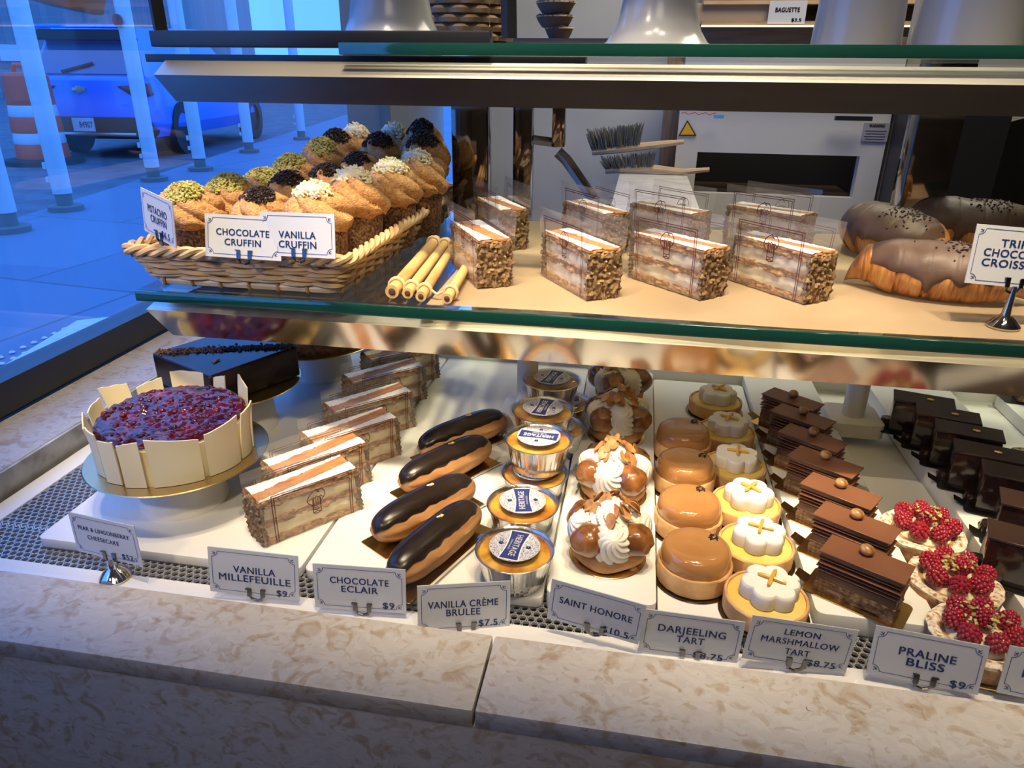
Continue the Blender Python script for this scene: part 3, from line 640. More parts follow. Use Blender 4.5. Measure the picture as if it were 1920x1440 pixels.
# building, kerb wall and cars across the street, sign panel
FAC = brick('facade_stone', (.18, .19, .22), (.22, .23, .26), (.10, .11, .13), 1.2, .5)
bd = thing('building', 'dark stone building with pale window bays across the street', 'building', (-28, 28, -1))
def gpart(n, mb, m, **k):
    o = mb.build(n, m, bd, **k); o.matrix_parent_inverse = Matrix.Translation((28, -28, 1)); return o
gpart('facade', MB().box((-30, 26, 4), (1, 60, 12), ), FAC, smooth=False)
for i in range(14):
    gpart('window_bay', MB().box((-29.45, 2+i*3.4, .95), (.1, 1.5, .7)), M('window_pale', (.55, .62, .70), .2), smooth=False)
q = MB()
for i in range(90): q.lathe([(.09, -.8), (.13, -.5), (.07, -.1), (.1, .1)], 6, (-24, 4+i*.5, 0))
q.box((-24, 27, .18), (.35, 46, .16)); q.box((-24, 27, -.87), (.35, 46, .2)); o = q.build('balustrade', M('grey_stone', (.26, .27, .30), .7), smooth=False)
tag(o, 'grey stone balustrade running along the far side of the street', 'balustrade')
HP = [onx(px, py, -1.6) for px, py in ((52, -4), (110, 13), (150, 21), (187, 29), (192, -4), (190, -60), (40, -60))]
q = MB().prism([(p.y, p.z) for p in HP], -1.62, -1.585, 0)
o = q.build('hanging_sign', M('brown_sign', (.30, .16, .08), .5), bevel=.004)
tag(o, 'dark brown hanging sign board just outside the shop window', 'sign')
# ================================================================== food
def grp(t, g): t['group'] = g; return t
Z1, Z3, ZM = .0124, .0224, MIDZ+.0006
# ---------------------------------------------------------------- wrapped millefeuille slices
PASTRY = M('puff_pastry', (.34, .17, .06), .7, stops=[(.28, (.10, .04, .013)), (.45, (.36, .18, .06)), (.62, (.58, .33, .13)), (.8, (.70, .47, .22))], scale=220, stretch=(1, 1, 1.6), bump=.6, bscale=500)
CREAM = M('pastry_cream', (.80, .66, .38), .55, stops=[(.3, (.70, .54, .27)), (.5, (.82, .69, .42)), (.7, (.88, .78, .54))], scale=70, bump=.25, bscale=260, sss=.15)
CREAMW = M('white_cream', (.80, .75, .62), .55, stops=[(.25, (.62, .46, .24)), (.42, (.78, .70, .53)), (.7, (.86, .83, .74))], scale=80, bump=.25, bscale=260, sss=.15)
CRUMB = M('praline_crumb', (.17, .10, .05), .8, stops=[(.3, (.05, .028, .014)), (.5, (.18, .105, .05)), (.7, (.36, .25, .13))], scale=260, bump=.5, bscale=500)
CARAMEL = M('caramel_sheet', (.48, .20, .07), .38, stops=[(.3, (.30, .11, .035)), (.5, (.50, .22, .08)), (.7, (.62, .33, .14))], scale=70, stretch=(.5, 1.4, 1), bump=.3, bscale=200)
SUGAR = M('icing_sugar', (.88, .86, .82), .9, stops=[(.30, (.55, .42, .30)), (.40, (.86, .83, .78)), (.7, (.92, .91, .89))], scale=420)
HAT = [[(.30, .36), (.10, .50), (.02, .62), (.12, .80), (.30, .93), (.50, 1.0), (.62, .97), (.80, .98), (.95, .84), (.96, .68), (.84, .55), (.74, .46)],
       [(.50, 1.0), (.60, .90), (.66, .88)], [(.12, .62), (.26, .66), (.34, .70), (.42, .66), (.52, .72), (.62, .66), (.74, .70), (.86, .60)],
       [(.31, .62), (.31, .05), (.50, 0), (.72, .05), (.72, .62)], [(.31, .20), (.50, .15), (.72, .20)], [(.31, .05), (.50, .10), (.72, .05)]]+[[(.36+.055*i, .64), (.365+.053*i, .34-.04*(i % 2))] for i in range(7) if i % 2 == 0]
def print_mb(x0, x1, z0, z1, place, hx, hs, nrm):
    q = MB(); w_ = .0009
    for off in (0, .0028):
        P = [(x0+off, z0), (x0+off, z1-off), (x1-off, z1-off), (x1-off, z0)]
        pts = []
        for a, b_ in zip(P, P[1:]):
            for k in range(6): pts.append((a[0]+(b_[0]-a[0])*k/6, a[1]+(b_[1]-a[1])*k/6))
        pts.append(P[-1]); q.ribbon([place(*p) for p in pts], w_, nrm)
    for ln in HAT: q.ribbon([place(hx+(u-.5)*hs*.72, (z1-.010-hs)+v*hs) for u, v in ln], .0010, nrm)
    return q
def make_slice(name, lab, group, seed, cream, filmh, flip):
    L_, W_, H_ = .117, .041, .056
    t = thing(name, lab, 'pastry', (0, 0, 0), 0, group)
    zs = [0, .0085, .0235, .0315, .0465, H_-.0012]
    for k in (0, 2, 4):
        q = MB().box((0, 0, (zs[k]+zs[k+1])/2), (L_, W_, zs[k+1]-zs[k])); o = q.build('pastry_layer', PASTRY, t, sub=22, rough=(.0030, 190))
    for k in (1, 3):
        q = MB().box((0, 0, (zs[k]+zs[k+1])/2), (L_-.006, W_-.003, zs[k+1]-zs[k]+.003)); q.build('cream_layer', cream, t, sub=14, rough=(.0026, 95))
    for s in (-1, 1):
        q = MB().box((s*(L_/2+.0005), 0, H_/2-.001), (.005, W_+.002, H_-.004)); e = q.build('crumb_end', CRUMB, t, sub=20, rough=(.0046, 240))
    q = MB().box((0, 0, H_-.0002), (L_, W_-.001, .002)); q.build('caramel_top', CARAMEL, t, sub=16, rough=(.0015, 130))
    # two dusted diagonal bands
    for s in (-1, 1):
        q = MB(); y0, y1 = (.0005, .0195) if s > 0 else (-.0195, -.0010)
        def fn(u, v, s=s, y0=y0, y1=y1):
            x = -L_/2+u*L_; ta = (1-u) if s > 0 else u
            if s > 0: a, b_ = y1-(y1-y0)*(.10+.95*ta), y1
            else: a, b_ = y0, y0+(y1-y0)*(.10+.95*ta)
            y = a+(b_-a)*v; j = .0012*noise.noise(Vector((x*300, v*9, s*3+seed)))
            return (x, max(-.0200, min(.0200, y+j)), H_+.0019+.0007*noise.noise(Vector((x*400, y*400, seed)))-(.0012 if v in (0., 1.) else 0))
        q.grid(fn, 44, 7); q.build('sugar_band', SUGAR, t)
    # clear film folded under the slice, standing up on both long sides
    off = W_/2+.0022
    for s in (-1, 1):
        def place(x, z, s=s, e=0.0):
            fl = .0035*(z/filmh)**2*(1+.6*math.sin(x*38+seed+s)); return Vector((x, s*(off+fl+e), .0006+z))
        q = MB().grid(lambda u, v: place((u-.5)*(L_+.004), v*filmh), 24, 10)
        if s < 0: q.add([(-L_/2, -off, .0004), (L_/2, -off, .0004), (L_/2, off, .0004), (-L_/2, off, .0004)], [(0, 1, 2, 3)])
        f = q.build('film', FILM, t)
        e = s*.0004
        g = print_mb(-L_/2+.012, L_/2-.010, .001, filmh-.010, lambda x, z: place(x, z)+Vector((0, e, 0)), .004+.0*flip, .032, (0, 1, 0))
        g.build('print', MAROON, f, smooth=False, weld=False)
    return t
GL_ = 'wrapped millefeuille slices on the lower deck'
pr = make_slice('millefeuille_slice', 'x', GL_, 1.3, CREAM, .071, 1)
far = [(675, 955, 50), (692, 903, 51), (748, 853, 49), (775, 800, 47), (797, 748, 45), (821, 708, 42)]
labs = ['film-wrapped millefeuille slice at the front of the lower row, nearest the vanilla millefeuille card', 'film-wrapped millefeuille slice second from the front of the lower row, shoved against the first', 'film-wrapped millefeuille slice third in the lower row, level with the chocolate cake stand', 'film-wrapped millefeuille slice fourth in the lower row, level with the farthest eclair', 'film-wrapped millefeuille slice fifth in the lower row, last but one', 'film-wrapped millefeuille slice at the back of the lower row, under the steel rail']
sp = []
for (px, py, a), lb in zip(far, labs):
    c = onz(px, py, Z1); a = R_(a); ux = Vector((math.cos(a), math.sin(a), 0)); uy = Vector((-ux.y, ux.x, 0))
    p = c-ux*.0585+uy*.0205; p.z = Z1; sp.append((p, a, lb))
place_all(pr, sp)
GM_ = 'wrapped millefeuille slices on the middle shelf'
pm = make_slice('millefeuille_slice', 'x', GM_, 4.1, CREAMW, .088, 1)
near = [(897, 541, -61, 'film-wrapped millefeuille slice at the shelf front, standing on the paper corner beside the bamboo sticks'), (1100, 564, -57, 'film-wrapped millefeuille slice second in the front row on the paper, its dark end facing out'), (1310, 563, -46, 'film-wrapped millefeuille slice third in the front row on the paper'), (1505, 571, -51, 'film-wrapped millefeuille slice fourth in the front row, nearest the croissants'),
        (938, 470, -61, 'film-wrapped millefeuille slice in the back row, next to the chrome post'), (1128, 478, -56, 'film-wrapped millefeuille slice second in the back row, its film badly creased'), (1287, 478, -44, 'film-wrapped millefeuille slice third in the back row, in front of the marble block'), (1487, 482, -40, 'film-wrapped millefeuille slice last in the back row, in front of the oven mouth')]
sp = []
for px, py, a, lb in near:
    c = onz(px, py, ZM); a = R_(a); ux = Vector((math.cos(a), math.sin(a), 0)); uy = Vector((-ux.y, ux.x, 0))
    p = c-ux*.0585+uy*.0205; p.z = ZM+.0012; sp.append((p, a, lb))
place_all(pm, sp)
# parchment under them
q = MB(); x0 = onz(792, 577, ZM).x
PBR = M('parchment', (.50, .37, .235), .75, stops=[(.4, (.46, .335, .205)), (.6, (.54, .405, .26))], scale=8, bump=.15, bscale=60)
def translucent(m, fac):
    nt = m.node_tree; N = nt.nodes; L = nt.links; b = N['Principled BSDF']; tr = N.new('ShaderNodeBsdfTranslucent'); mx = N.new('ShaderNodeMixShader'); mx.inputs[0].default_value = fac
    tr.inputs[0].default_value = (.85, .68, .46, 1); L.new(b.outputs[0], mx.inputs[1]); L.new(tr.outputs[0], mx.inputs[2]); L.new(mx.outputs[0], N['Material Output'].inputs[0])
translucent(PBR, .38)
q.grid(lambda u, v: (x0+.004*math.sin(v*5)+u*(.78-.0)-.02*v, .752+.0*v+v*.50+.004*math.sin(u*9), ZM-.0002+.0008*max(0, noise.noise(Vector((u*9, v*7, 2))))), 60, 40)
o = q.build('parchment_sheet', PBR); tag(o, 'brown parchment sheet lining the middle shelf under the wrapped slices', 'paper')
# ---------------------------------------------------------------- eclairs
CHOUX = M('choux', (.46, .22, .08), .6, stops=[(.3, (.28, .115, .035)), (.5, (.48, .24, .09)), (.7, (.60, .34, .15))], scale=45, stretch=(.25, 1.2, 1.2), bump=.6, bscale=160)
GLAZE = M('dark_glaze', (.016, .009, .006), .27, spec=.5, stops=[(.35, (.012, .007, .005)), (.65, (.026, .016, .012))], scale=20)
def leaf_mb(c, r, seed):
    rr = random.Random(seed); q = MB()
    for k in range(5):
        a = rr.random()*6.3; q.tube([(c[0]+rr.uniform(-r, r), c[1]+rr.uniform(-r, r)*.6, c[2]+.0004), (c[0]+rr.uniform(-r, r), c[1]+rr.uniform(-r, r)*.6, c[2]+.0012), (c[0]+rr.uniform(-r, r), c[1]+rr.uniform(-r, r)*.6, c[2]+.0008)], .0009, 4)
    return q
def make_eclair():
    t = thing('eclair', 'x', 'pastry', (0, 0, 0), 0, 'chocolate eclairs in a row')
    Lh = .074
    def body(u, v, k=0.0, top=False):
        x = (u*2-1); e = max(0, 1-abs(x)**3.2)**.42; a = v*2*math.pi
        ry, rz = .0220*e, .0215*e; rg = 1+.045*math.sin(a*11)*(1 if math.sin(a) < .25 else .2)+.06*noise.noise(Vector((x*3, math.cos(a)*2, math.sin(a)*2)))
        y, z = ry*math.cos(a)*rg, rz*math.sin(a)*rg
        return (x*Lh+.003*math.sin(v*3), y, max(z, -.0180)+.0202)
    q = MB().grid(lambda u, v: body(u, v), 50, 41); q.build('choux', CHOUX, t)
    def gl(u, v):
        x = u*2-1; e = max(0, 1-abs(x)**3.4)**.40; lim = .305+.035*noise.noise(Vector((x*6, v > .5, 3)))
        a = math.pi/2+(v*2-1)*math.pi*lim; ed = .0022*max(0., 1-(abs(v*2-1))**8)
        return (x*(Lh-.0015), (.0221*e+ed)*math.cos(a), (.0216*e+ed+.0012*(e > 0))*math.sin(a)+.0202)
    q = MB().grid(gl, 50, 25); q.build('glaze', GLAZE, t)
    leaf_mb((.012, .002, .0444), .004, 5).build('gold_leaf', LEAF, t, weld=False)
    q = MB().prism(rrect(.150, .046, .002), 0, .0012); q.add([(-.073, -.025, .001), (.075, -.025, .001), (.075, -.0285, .006), (-.073, -.0285, .006)], [(0, 1, 2, 3)]); q.build('gold_card', GOLD, t, smooth=False)
    return t
pe = make_eclair(); ecl = [((868, 812), 51.5, 'chocolate eclair farthest back, beside the support column'), ((836, 868), 56, 'chocolate eclair second from the back, two gold flecks on its glaze'), ((796, 950), 57, 'chocolate eclair third from the back, in the middle of the front pair'), ((817, 1013), 68, 'chocolate eclair nearest the front on a gold card, behind the eclair price card')]
place_all(pe, [(Vector((*onz(*p, Z1+.022).xy, Z1)), R_(a), lb) for p, a, lb in ecl])
# ---------------------------------------------------------------- creme brulee cups
FOIL = M('foil', (.78, .77, .75), .22, 1., bump=.5, bscale=160, stretch=(1, 1, .15))
CUST = M('custard', (.72, .36, .05), .22, coat=.5, stops=[(.28, (.12, .03, .006)), (.42, (.52, .20, .025)), (.55, (.74, .42, .06)), (.75, (.80, .52, .10))], scale=26, dist=.6)
STK = M('sticker_pattern', (.75, .75, .75), .45)
def sticker_nodes():
    nt = STK.node_tree; N = nt.nodes; L = nt.links; b = N['Principled BSDF']; tc = N.new('ShaderNodeTexCoord')
    wv = N.new('ShaderNodeTexNoise'); wv.inputs['Scale'].default_value = 420; wv.inputs['Detail'].default_value = 1; wv.inputs['Distortion'].default_value = 2.2
    L.new(tc.outputs['Object'], wv.inputs['Vector']); r = ramp(nt, [(.44, (.74, .74, .75)), (.455, (.05, .06, .15)), (.51, (.05, .06, .15)), (.53, (.74, .74, .75)), (.60, (.74, .74, .75)), (.61, (.05, .06, .15))]); L.new(wv.outputs[0], r.inputs[0]); L.new(r.outputs[0], b.inputs['Base Color'])
sticker_nodes()
def make_cup():
    t = thing('creme_brulee_cup', 'x', 'dessert cup', (0, 0, 0), 0, 'foil cups of creme brulee')
    q = MB(); q.lathe([(.0, .0004), (.0295, .0004), (.031, .002), (.0335, .014), (.0362, .028), (.0385, .0365), (.0405, .0375), (.0408, .0385), (.0395, .039), (.0375, .0375), (.036, .033)], 120, fn=lambda r, z, a, k: (r*(1+(.012*math.sin(a*44+.7*math.sin(a*5)) if 2 <= k <= 4 else 0)), z), cap=False); q.build('foil_cup', FOIL, t)
    q = MB().lathe([(0, .0345), (.02, .0343), (.032, .0343), (.0365, .0348)], 48, cap=False); q.build('custard', CUST, t)
    q = MB().lathe([(.0425, .0365), (.0428, .0395), (.040, .0405), (.0385, .0395), (.0375, .0412), (.03, .0418), (0, .042)], 56, cap=False); q.build('lid', LID, t)
    s = MB().lathe([(.0262, .0422), (.0262, .0426), (0, .0426)], 40).build('sticker', STK, t)
    q = MB(); n = 8; hw, hh = .0232, .0074
    top = [(-hw+2*hw*i/n, hh+.0022*(abs(-1+2*i/n)**1.6)) for i in range(n+1)]
    q.prism(top+[(x, -y) for x, y in top[::-1]], .0426, .0430); q.build('banner', M('navy_ink', (.02, .035, .16), .5), s, smooth=False)
    q = MB(); hw2 = .0243; top2 = [(-hw2+2*hw2*i/n, hh+.0012+.0024*(abs(-1+2*i/n)**1.6)) for i in range(n+1)]
    q.prism(top2+[(x, -y) for x, y in top2[::-1]], .0424, .0428); q.build('banner_border', M('label_white', (.80, .80, .80), .5), s, smooth=False)
    q = MB(); text_mb(q, 'HERITAGE', 0, .0014, .036, .0068, .0431, .025, up='Y'); text_mb(q, 'GRAND BAKERY', 0, -.0046, .018, .0018, .0431, .01, up='Y'); q.build('lettering', MATS['label_white'], s, smooth=False)
    q = MB()
    for s_ in (-1, 1):
        for k in range(5): a = R_(72*k+90); q.lathe([(.0011, .0431), (0, .0431)], 8, (.0016*math.cos(a), s_*.0145+.0016*math.sin(a), 0))
    q.build('ornament', MATS['navy_ink'], s, smooth=False)
    return t
pc = make_cup(); H4 = .0426
cups = [(onz(965, 1028, Z1+.039), 0, -97, 'foil cup of creme brulee nearest the front, right behind its price card'), (onz(980, 943, Z1+.039), 0, 102, 'foil cup of creme brulee second from the front, standing alone on the board'),
        (onz(1003, 884, Z1+.039), 0, 30, 'foil cup of creme brulee underneath the brightly lit cup whose label lies crosswise'), (onz(1010, 822, Z1+H4+.039), 1, 176, 'brightly lit foil cup of creme brulee on top of another, its label lying crosswise'),
        (onz(1042, 800, Z1+.039), 0, 60, 'foil cup of creme brulee half hidden below the cup with the darkest top'), (onz(1018, 768, Z1+H4+.039), 1, 82, 'foil cup of creme brulee with the darkest top, stacked second from the back'),
        (onz(1056, 752, Z1+.039), 0, 10, 'foil cup of creme brulee almost hidden under the rearmost stacked cup'), (onz(1035, 712, Z1+H4+.039), 1, 76, 'rearmost foil cup of creme brulee, stacked in front of the support column')]
place_all(pc, [(Vector((p.x, p.y, Z1+k*(H4+.0006))), R_(a), lb) for p, k, a, lb in cups])
# ---------------------------------------------------------------- saint honore
PUFF = M('glazed_choux', (.22, .08, .02), .22, coat=.7, stops=[(.3, (.07, .024, .007)), (.5, (.22, .08, .02)), (.72, (.42, .18, .05))], scale=46, bump=.35, bscale=90)
WHIP = M('whipped_cream', (.84, .80, .70), .55, sss=.2, sssr=.006, stops=[(.3, (.80, .75, .63)), (.7, (.88, .85, .77))], scale=30)
ALM = M('toasted_almond', (.50, .24, .08), .45, stops=[(.35, (.27, .10, .03)), (.55, (.54, .27, .09)), (.75, (.72, .46, .22))], scale=60)
def swirl(q, c, r, h, rot, lobes=8, tw=2.2, ph=0.):
    def fn(u, v):
        a = u*2*math.pi; t = v
        rr = r*(max(0, 1-t**1.7))**.62*(1+.30*abs(math.cos(lobes/2*(a+tw*t+ph)))-.20)
        if t < .12: rr *= .78+.22*(t/.12)
        p = rot @ Vector((rr*math.cos(a), rr*math.sin(a), h*(t-.12)))
        return tuple(Vector(c)+p)
    q.grid(fn, 64, 18, closed_u=True); return q
def flake(q, c, rot, l, w_):
    n = 12; vs = []
    for s in (-1, 1):
        for i in range(n):
            a = 2*math.pi*i/n; x = l*math.cos(a); y = w_*math.sin(a)*(1-.25*math.cos(a)); vs.append(Vector(c)+rot @ Vector((x, y, .0005*s+9*(x*x))))
    q.add(vs, [tuple(range(n))[::-1], tuple(range(n, 2*n))]+[(i, (i+1) % n, n+(i+1) % n, n+i) for i in range(n)])
def rotm(a, b_, c_): return Matrix.Rotation(a, 3, 'Z') @ Matrix.Rotation(b_, 3, 'Y') @ Matrix.Rotation(c_, 3, 'X')
def make_honore(lab, loc, rz, seed):
    rr = random.Random(seed); t = thing('saint_honore', lab, 'pastry', loc, rz, 'cream puff cakes topped with almonds')
    MB().lathe([(.040, 0), (.041, .0006), (.040, .0012), (0, .0012)], 40).build('gold_board', GOLD, t)
    MB().lathe([(0, .0014), (.034, .0014), (.0385, .007), (.039, .014), (.036, .021), (.02, .024), (0, .024)], 40).disp(.003, 45, 0, seed).build('choux_base', CHOUX, t)
    for k, a in enumerate((-135, -38, 55, 145)):
        x, y = .031*math.cos(R_(a)), .031*math.sin(R_(a)); rad = rr.uniform(.0185, .0205)
        q = MB().ell((x, y, .034), (rad, rad*.95, rad*.95), 26, 16, fn=lambda u: 1+.13*noise.noise(u*1.7+Vector((seed, k, 0)))+.03*noise.noise(u*6)-.12*max(0, u.z-.75)); q.build('cream_puff', PUFF, t)
    q = MB()
    for k, a in enumerate((-88, 8, 100, 190)):
        q = MB(); dr = Vector((math.cos(R_(a)), math.sin(R_(a)), 0)); ax = (dr*.85+Vector((0, 0, .62))).normalized()
        swirl(q, dr*.021+Vector((0, 0, .033)), .0240, .030, ax.to_track_quat('Z', 'Y').to_matrix(), 11, 1.9, k).build('cream_swirl', WHIP, t)
    q = MB(); swirl(q, (0, 0, .048), .026, .027, rotm(0, .12, .1), 11, 1.9, 2).build('cream_swirl', WHIP, t)
    for k in range(30):
        a = rr.random()*6.3; r = .027*math.sqrt(rr.random()); q = MB()
        flake(q, (r*math.cos(a), r*math.sin(a), .076-r*.72+rr.uniform(-.002, .004)), rotm(a, rr.uniform(.2, 1.1), rr.uniform(-.8, .8)), rr.uniform(.0062, .0088), .0052); q.build('almond_flake', ALM, t)
    return t
for i, (px, py, dz, rz, lb) in enumerate([(1139, 1040, 0, 6, 'cream puff cake with almonds at the front, a dab of caramel beside its gold board'), (1149, 924, 0, -14, 'brightly lit cream puff cake heaped with almonds, second from the front'), (1155, 815, 0, 9, 'shaded cream puff cake with almonds, third from the front'), (1160, 745, 0, 30, 'rearmost shaded cream puff cake, its top reaching under the steel rail')]):
    c = onz(px, py, Z3); make_honore(lb, Vector((c.x, c.y, Z3)), R_(rz), 11+i*3)
c = onz(1186, 1068, Z3); o = MB().ell((0, 0, 0), (.0052, .0042, .0022), 16, 8).build('caramel_drop', M('amber_caramel', (.55, .28, .05), .08, coat=.6)); o.location = (c.x, c.y, Z3+.0016); tag(o, 'small amber drop of caramel beside the front cream puff cake', 'drop')
# ---------------------------------------------------------------- caramel (darjeeling) tarts
SHORT = M('shortcrust', (.62, .36, .15), .7, stops=[(.3, (.48, .25, .09)), (.55, (.64, .38, .16)), (.75, (.70, .45, .21))], scale=60, bump=.25, bscale=300)
CARG = M('caramel_glaze', (.46, .22, .07), .12, coat=.6, stops=[(.4, (.44, .205, .065)), (.6, (.48, .235, .08))], scale=15)
def shell(t, R, h):
    MB().lathe([(0, 0), (R+.003, 0), (R+.0035, .0006), (R+.003, .0012), (0, .0012)], 48).build('gold_board', DARKGOLD, t)
    MB().lathe([(R*.93, .0014), (R*.985, .0025), (R, h-.001), (R-.0008, h), (R-.003, h), (R-.0038, h-.004), (R*.8, h-.004)], 64).disp(.0005, 200).build('tart_shell', SHORT, t)
def make_caramel():
    t = thing('caramel_tart', 'x', 'tart', (0, 0, 0), 0, 'caramel glazed tarts in a row'); R, h = .0385, .023; shell(t, R, h)
    MB().lathe([(R-.0035, h-.003), (R-.0028, h+.004), (R-.003, h+.011), (R-.005, h+.0165), (R-.009, h+.0195), (R-.016, h+.0205), (0, h+.0210)], 56).build('glazed_dome', CARG, t)
    q = MB(); rr = random.Random(4)
    for k in range(10): 
        c = (.017+rr.uniform(-.005, .005), .012+rr.uniform(-.006, .006), h+.0214); a = rr.random()*3; q.tube([c, (c[0]+.003*math.cos(a), c[1]+.003*math.sin(a), h+.0222), (c[0]+.005*math.cos(a+.7), c[1]+.005*math.sin(a+.7), h+.0212)], .0006, 4)
    q.build('tea_leaves', M('tea_leaf', (.02, .015, .012), .7), t, weld=False); return t
pd = make_caramel()
place_all(pd, [(Vector((*onz(px, py, Z1+.023).xy, Z1)), R_(rz), lb) for px, py, rz, lb in [(1303, 1049, 0, 'glossy caramel tart at the front of its row, behind the Darjeeling card'), (1291, 960, 20, 'glossy caramel tart second from the front of its row'), (1284, 884, -15, 'glossy caramel tart third from the front of its row'), (1280, 824, 12, 'glossy caramel tart at the back of its row, darkest in shade')]])
# ---------------------------------------------------------------- lemon marshmallow tarts
CURD = M('lemon_curd', (.80, .58, .14), .25, coat=.3, stops=[(.4, (.78, .55, .12)), (.6, (.84, .64, .20))], scale=30, sss=.1)
MALLOW = M('marshmallow', (.86, .84, .76), .6, sss=.25, sssr=.006, bump=.1, bscale=300)
PEEL = M('candied_peel', (.80, .46, .06), .3, coat=.3)
def make_lemon():
    t = thing('lemon_tart', 'x', 'tart', (0, 0, 0), 0, 'lemon marshmallow tarts in a row'); R, h = .040, .021; shell(t, R, h)
    MB().lathe([(R-.003, h-.003), (R-.0036, h-.0014), (R-.007, h-.0004), (0, h+.001)], 48).build('lemon_curd', CURD, t)
    def fl(k, z):
        return [( .0262*k*(1+.22*abs(math.cos(3*a))**.8-.14)*math.cos(a), .0262*k*(1+.22*abs(math.cos(3*a))**.8-.14)*math.sin(a), z) for a in [2*math.pi*i/96 for i in range(96)]]
    rings = [fl(.97, h+.0006), fl(1.0, h+.003), fl(1.0, h+.013), fl(.975, h+.0155), fl(.93, h+.0168), fl(.5, h+.0172)]
    q = MB(); q.add([p for r in rings for p in r], [(k*96+i, k*96+(i+1) % 96, (k+1)*96+(i+1) % 96, (k+1)*96+i) for k in range(5) for i in range(96)]+[tuple(range(96))[::-1], tuple(range(5*96, 6*96))])
    o = q.build('marshmallow', MALLOW, t); o.location = (.002, .001, 0)
    for a in (-28, 62):
        q = MB(); c, s = math.cos(R_(a)), math.sin(R_(a)); q.tube([((k-4)/4*.0135*c, (k-4)/4*.0135*s, h+.0186+.0012*math.cos((k-4)*.3)+(.0012 if a > 0 else 0)) for k in range(9)], [.0012]+[.0021]*7+[.0012], 6); p = q.build('peel_strip', PEEL, t); p.location = (.003, .002, 0)
    return t
pl = make_lemon()
place_all(pl, [(Vector((*onz(px, py, Z1+.021).xy, Z1)), R_(rz), lb) for px, py, rz, lb in [(1437, 1116, 5, 'lemon tart with flower marshmallow at the very front, behind the lemon marshmallow card'), (1418, 1017, 12, 'lemon tart with flower marshmallow second from the front'), (1399, 940, -8, 'lemon tart with flower marshmallow third from the front'), (1377, 871, 20, 'lemon tart with flower marshmallow fourth from the front, beside the second rearmost caramel tart'), (1361, 806, 2, 'lemon tart with flower marshmallow last but one in its row'), (1342, 749, -12, 'lemon tart with flower marshmallow at the back, just below the steel rail')]])
# ---------------------------------------------------------------- praline cakes
MILK = M('milk_chocolate', (.19, .078, .038), .38, stops=[(.4, (.175, .070, .034)), (.6, (.21, .088, .044))], scale=14)
GANA = M('ganache', (.13, .062, .034), .45, bump=.3, bscale=250)
NUTB = M('nut_base', (.20, .11, .055), .8, stops=[(.3, (.06, .03, .015)), (.5, (.20, .11, .05)), (.7, (.42, .28, .15))], scale=200, bump=.5, bscale=400)
HAZ = M('hazelnut', (.45, .24, .08), .35, coat=.5, stops=[(.3, (.20, .085, .025)), (.5, (.50, .27, .09)), (.7, (.66, .42, .18))], scale=90)
def tab_board(t, L_, W_, m, nm):
    P = rrect(L_, W_, .006); q = MB().prism(P, 0, .0012); q.build(nm, m, t, smooth=False)
    q = MB().add([(-L_/2+.001, .004, .0012), (-L_/2+.001, -.012, .0012), (-L_/2-.011, -.012, .0075), (-L_/2-.011, .000, .0075), (-L_/2+.001, .004, .0004), (-L_/2+.001, -.012, .0004), (-L_/2-.011, -.012, .0067), (-L_/2-.011, .000, .0067)], [(0, 1, 2, 3), (7, 6, 5, 4), (0, 3, 7, 4), (1, 2, 6, 5), (2, 3, 7, 6)]); q.build('tab', m, t, smooth=False)
def make_praline():
    t = thing('praline_cake', 'x', 'pastry', (0, 0, 0), 0, 'layered praline cakes in a row'); tab_board(t, .094, .046, GOLD, 'gold_board')
    L_, W_ = .074, .031
    MB().box((0, 0, .0085), (L_, W_, .014)).build('nut_base', NUTB, t, sub=8, rough=(.002, 200))
    MB().box((0, 0, .0195), (L_-.001, W_-.001, .009)).build('ganache_layer', GANA, t, bevel=.001)
    MB().box((0, .001, .0295), (L_-.010, W_-.009, .012)).build('mousse_layer', GANA, t, bevel=.001)
    for k in range(4):
        MB().box((.0008*(-1)**k, -.0006*(k % 3), .0262+k*.0044), (L_+.002, W_+.002-.0008*(k % 2), .0013)).build('chocolate_sheet', MILK, t, bevel=.0003, seg=1)
    MB().box((0, 0, .0445), (L_, W_+.0015, .0046)).build('mousse_layer', GANA, t, bevel=.0006)
    MB().box((.0006, .0004, .0476), (L_+.004, W_+.005, .0016)).build('top_sheet', MILK, t, bevel=.0003, seg=1)
    q = MB().ell((-.002, .006, .0538), (.0068, .0064, .0058), 18, 12, fn=lambda u: 1+.10*noise.noise(u*2.5)-.16*max(0, u.z-.6)); q.build('hazelnut', HAZ, t)
    return t
pp = make_praline(); Z5 = .0226
place_all(pp, [(Vector((*onz(px, py, Z5+.048).xy, Z5)), R_(rz), lb) for px, py, rz, lb in [(1624, 1047, -31, 'layered praline cake at the front on a gold board, behind the praline price card'), (1605, 978, -33, 'layered praline cake second from the front, beside a raspberry tart'), (1575, 919, -34, 'layered praline cake third from the front of its row'), (1546, 865, -35, 'layered praline cake in the middle of its row of seven'), (1523, 820, -36, 'layered praline cake third from the back of its row'), (1504, 780, -37, 'layered praline cake last but one in its row, in shade'), (1485, 748, -39, 'layered praline cake at the back of its row, under the steel rail')]])
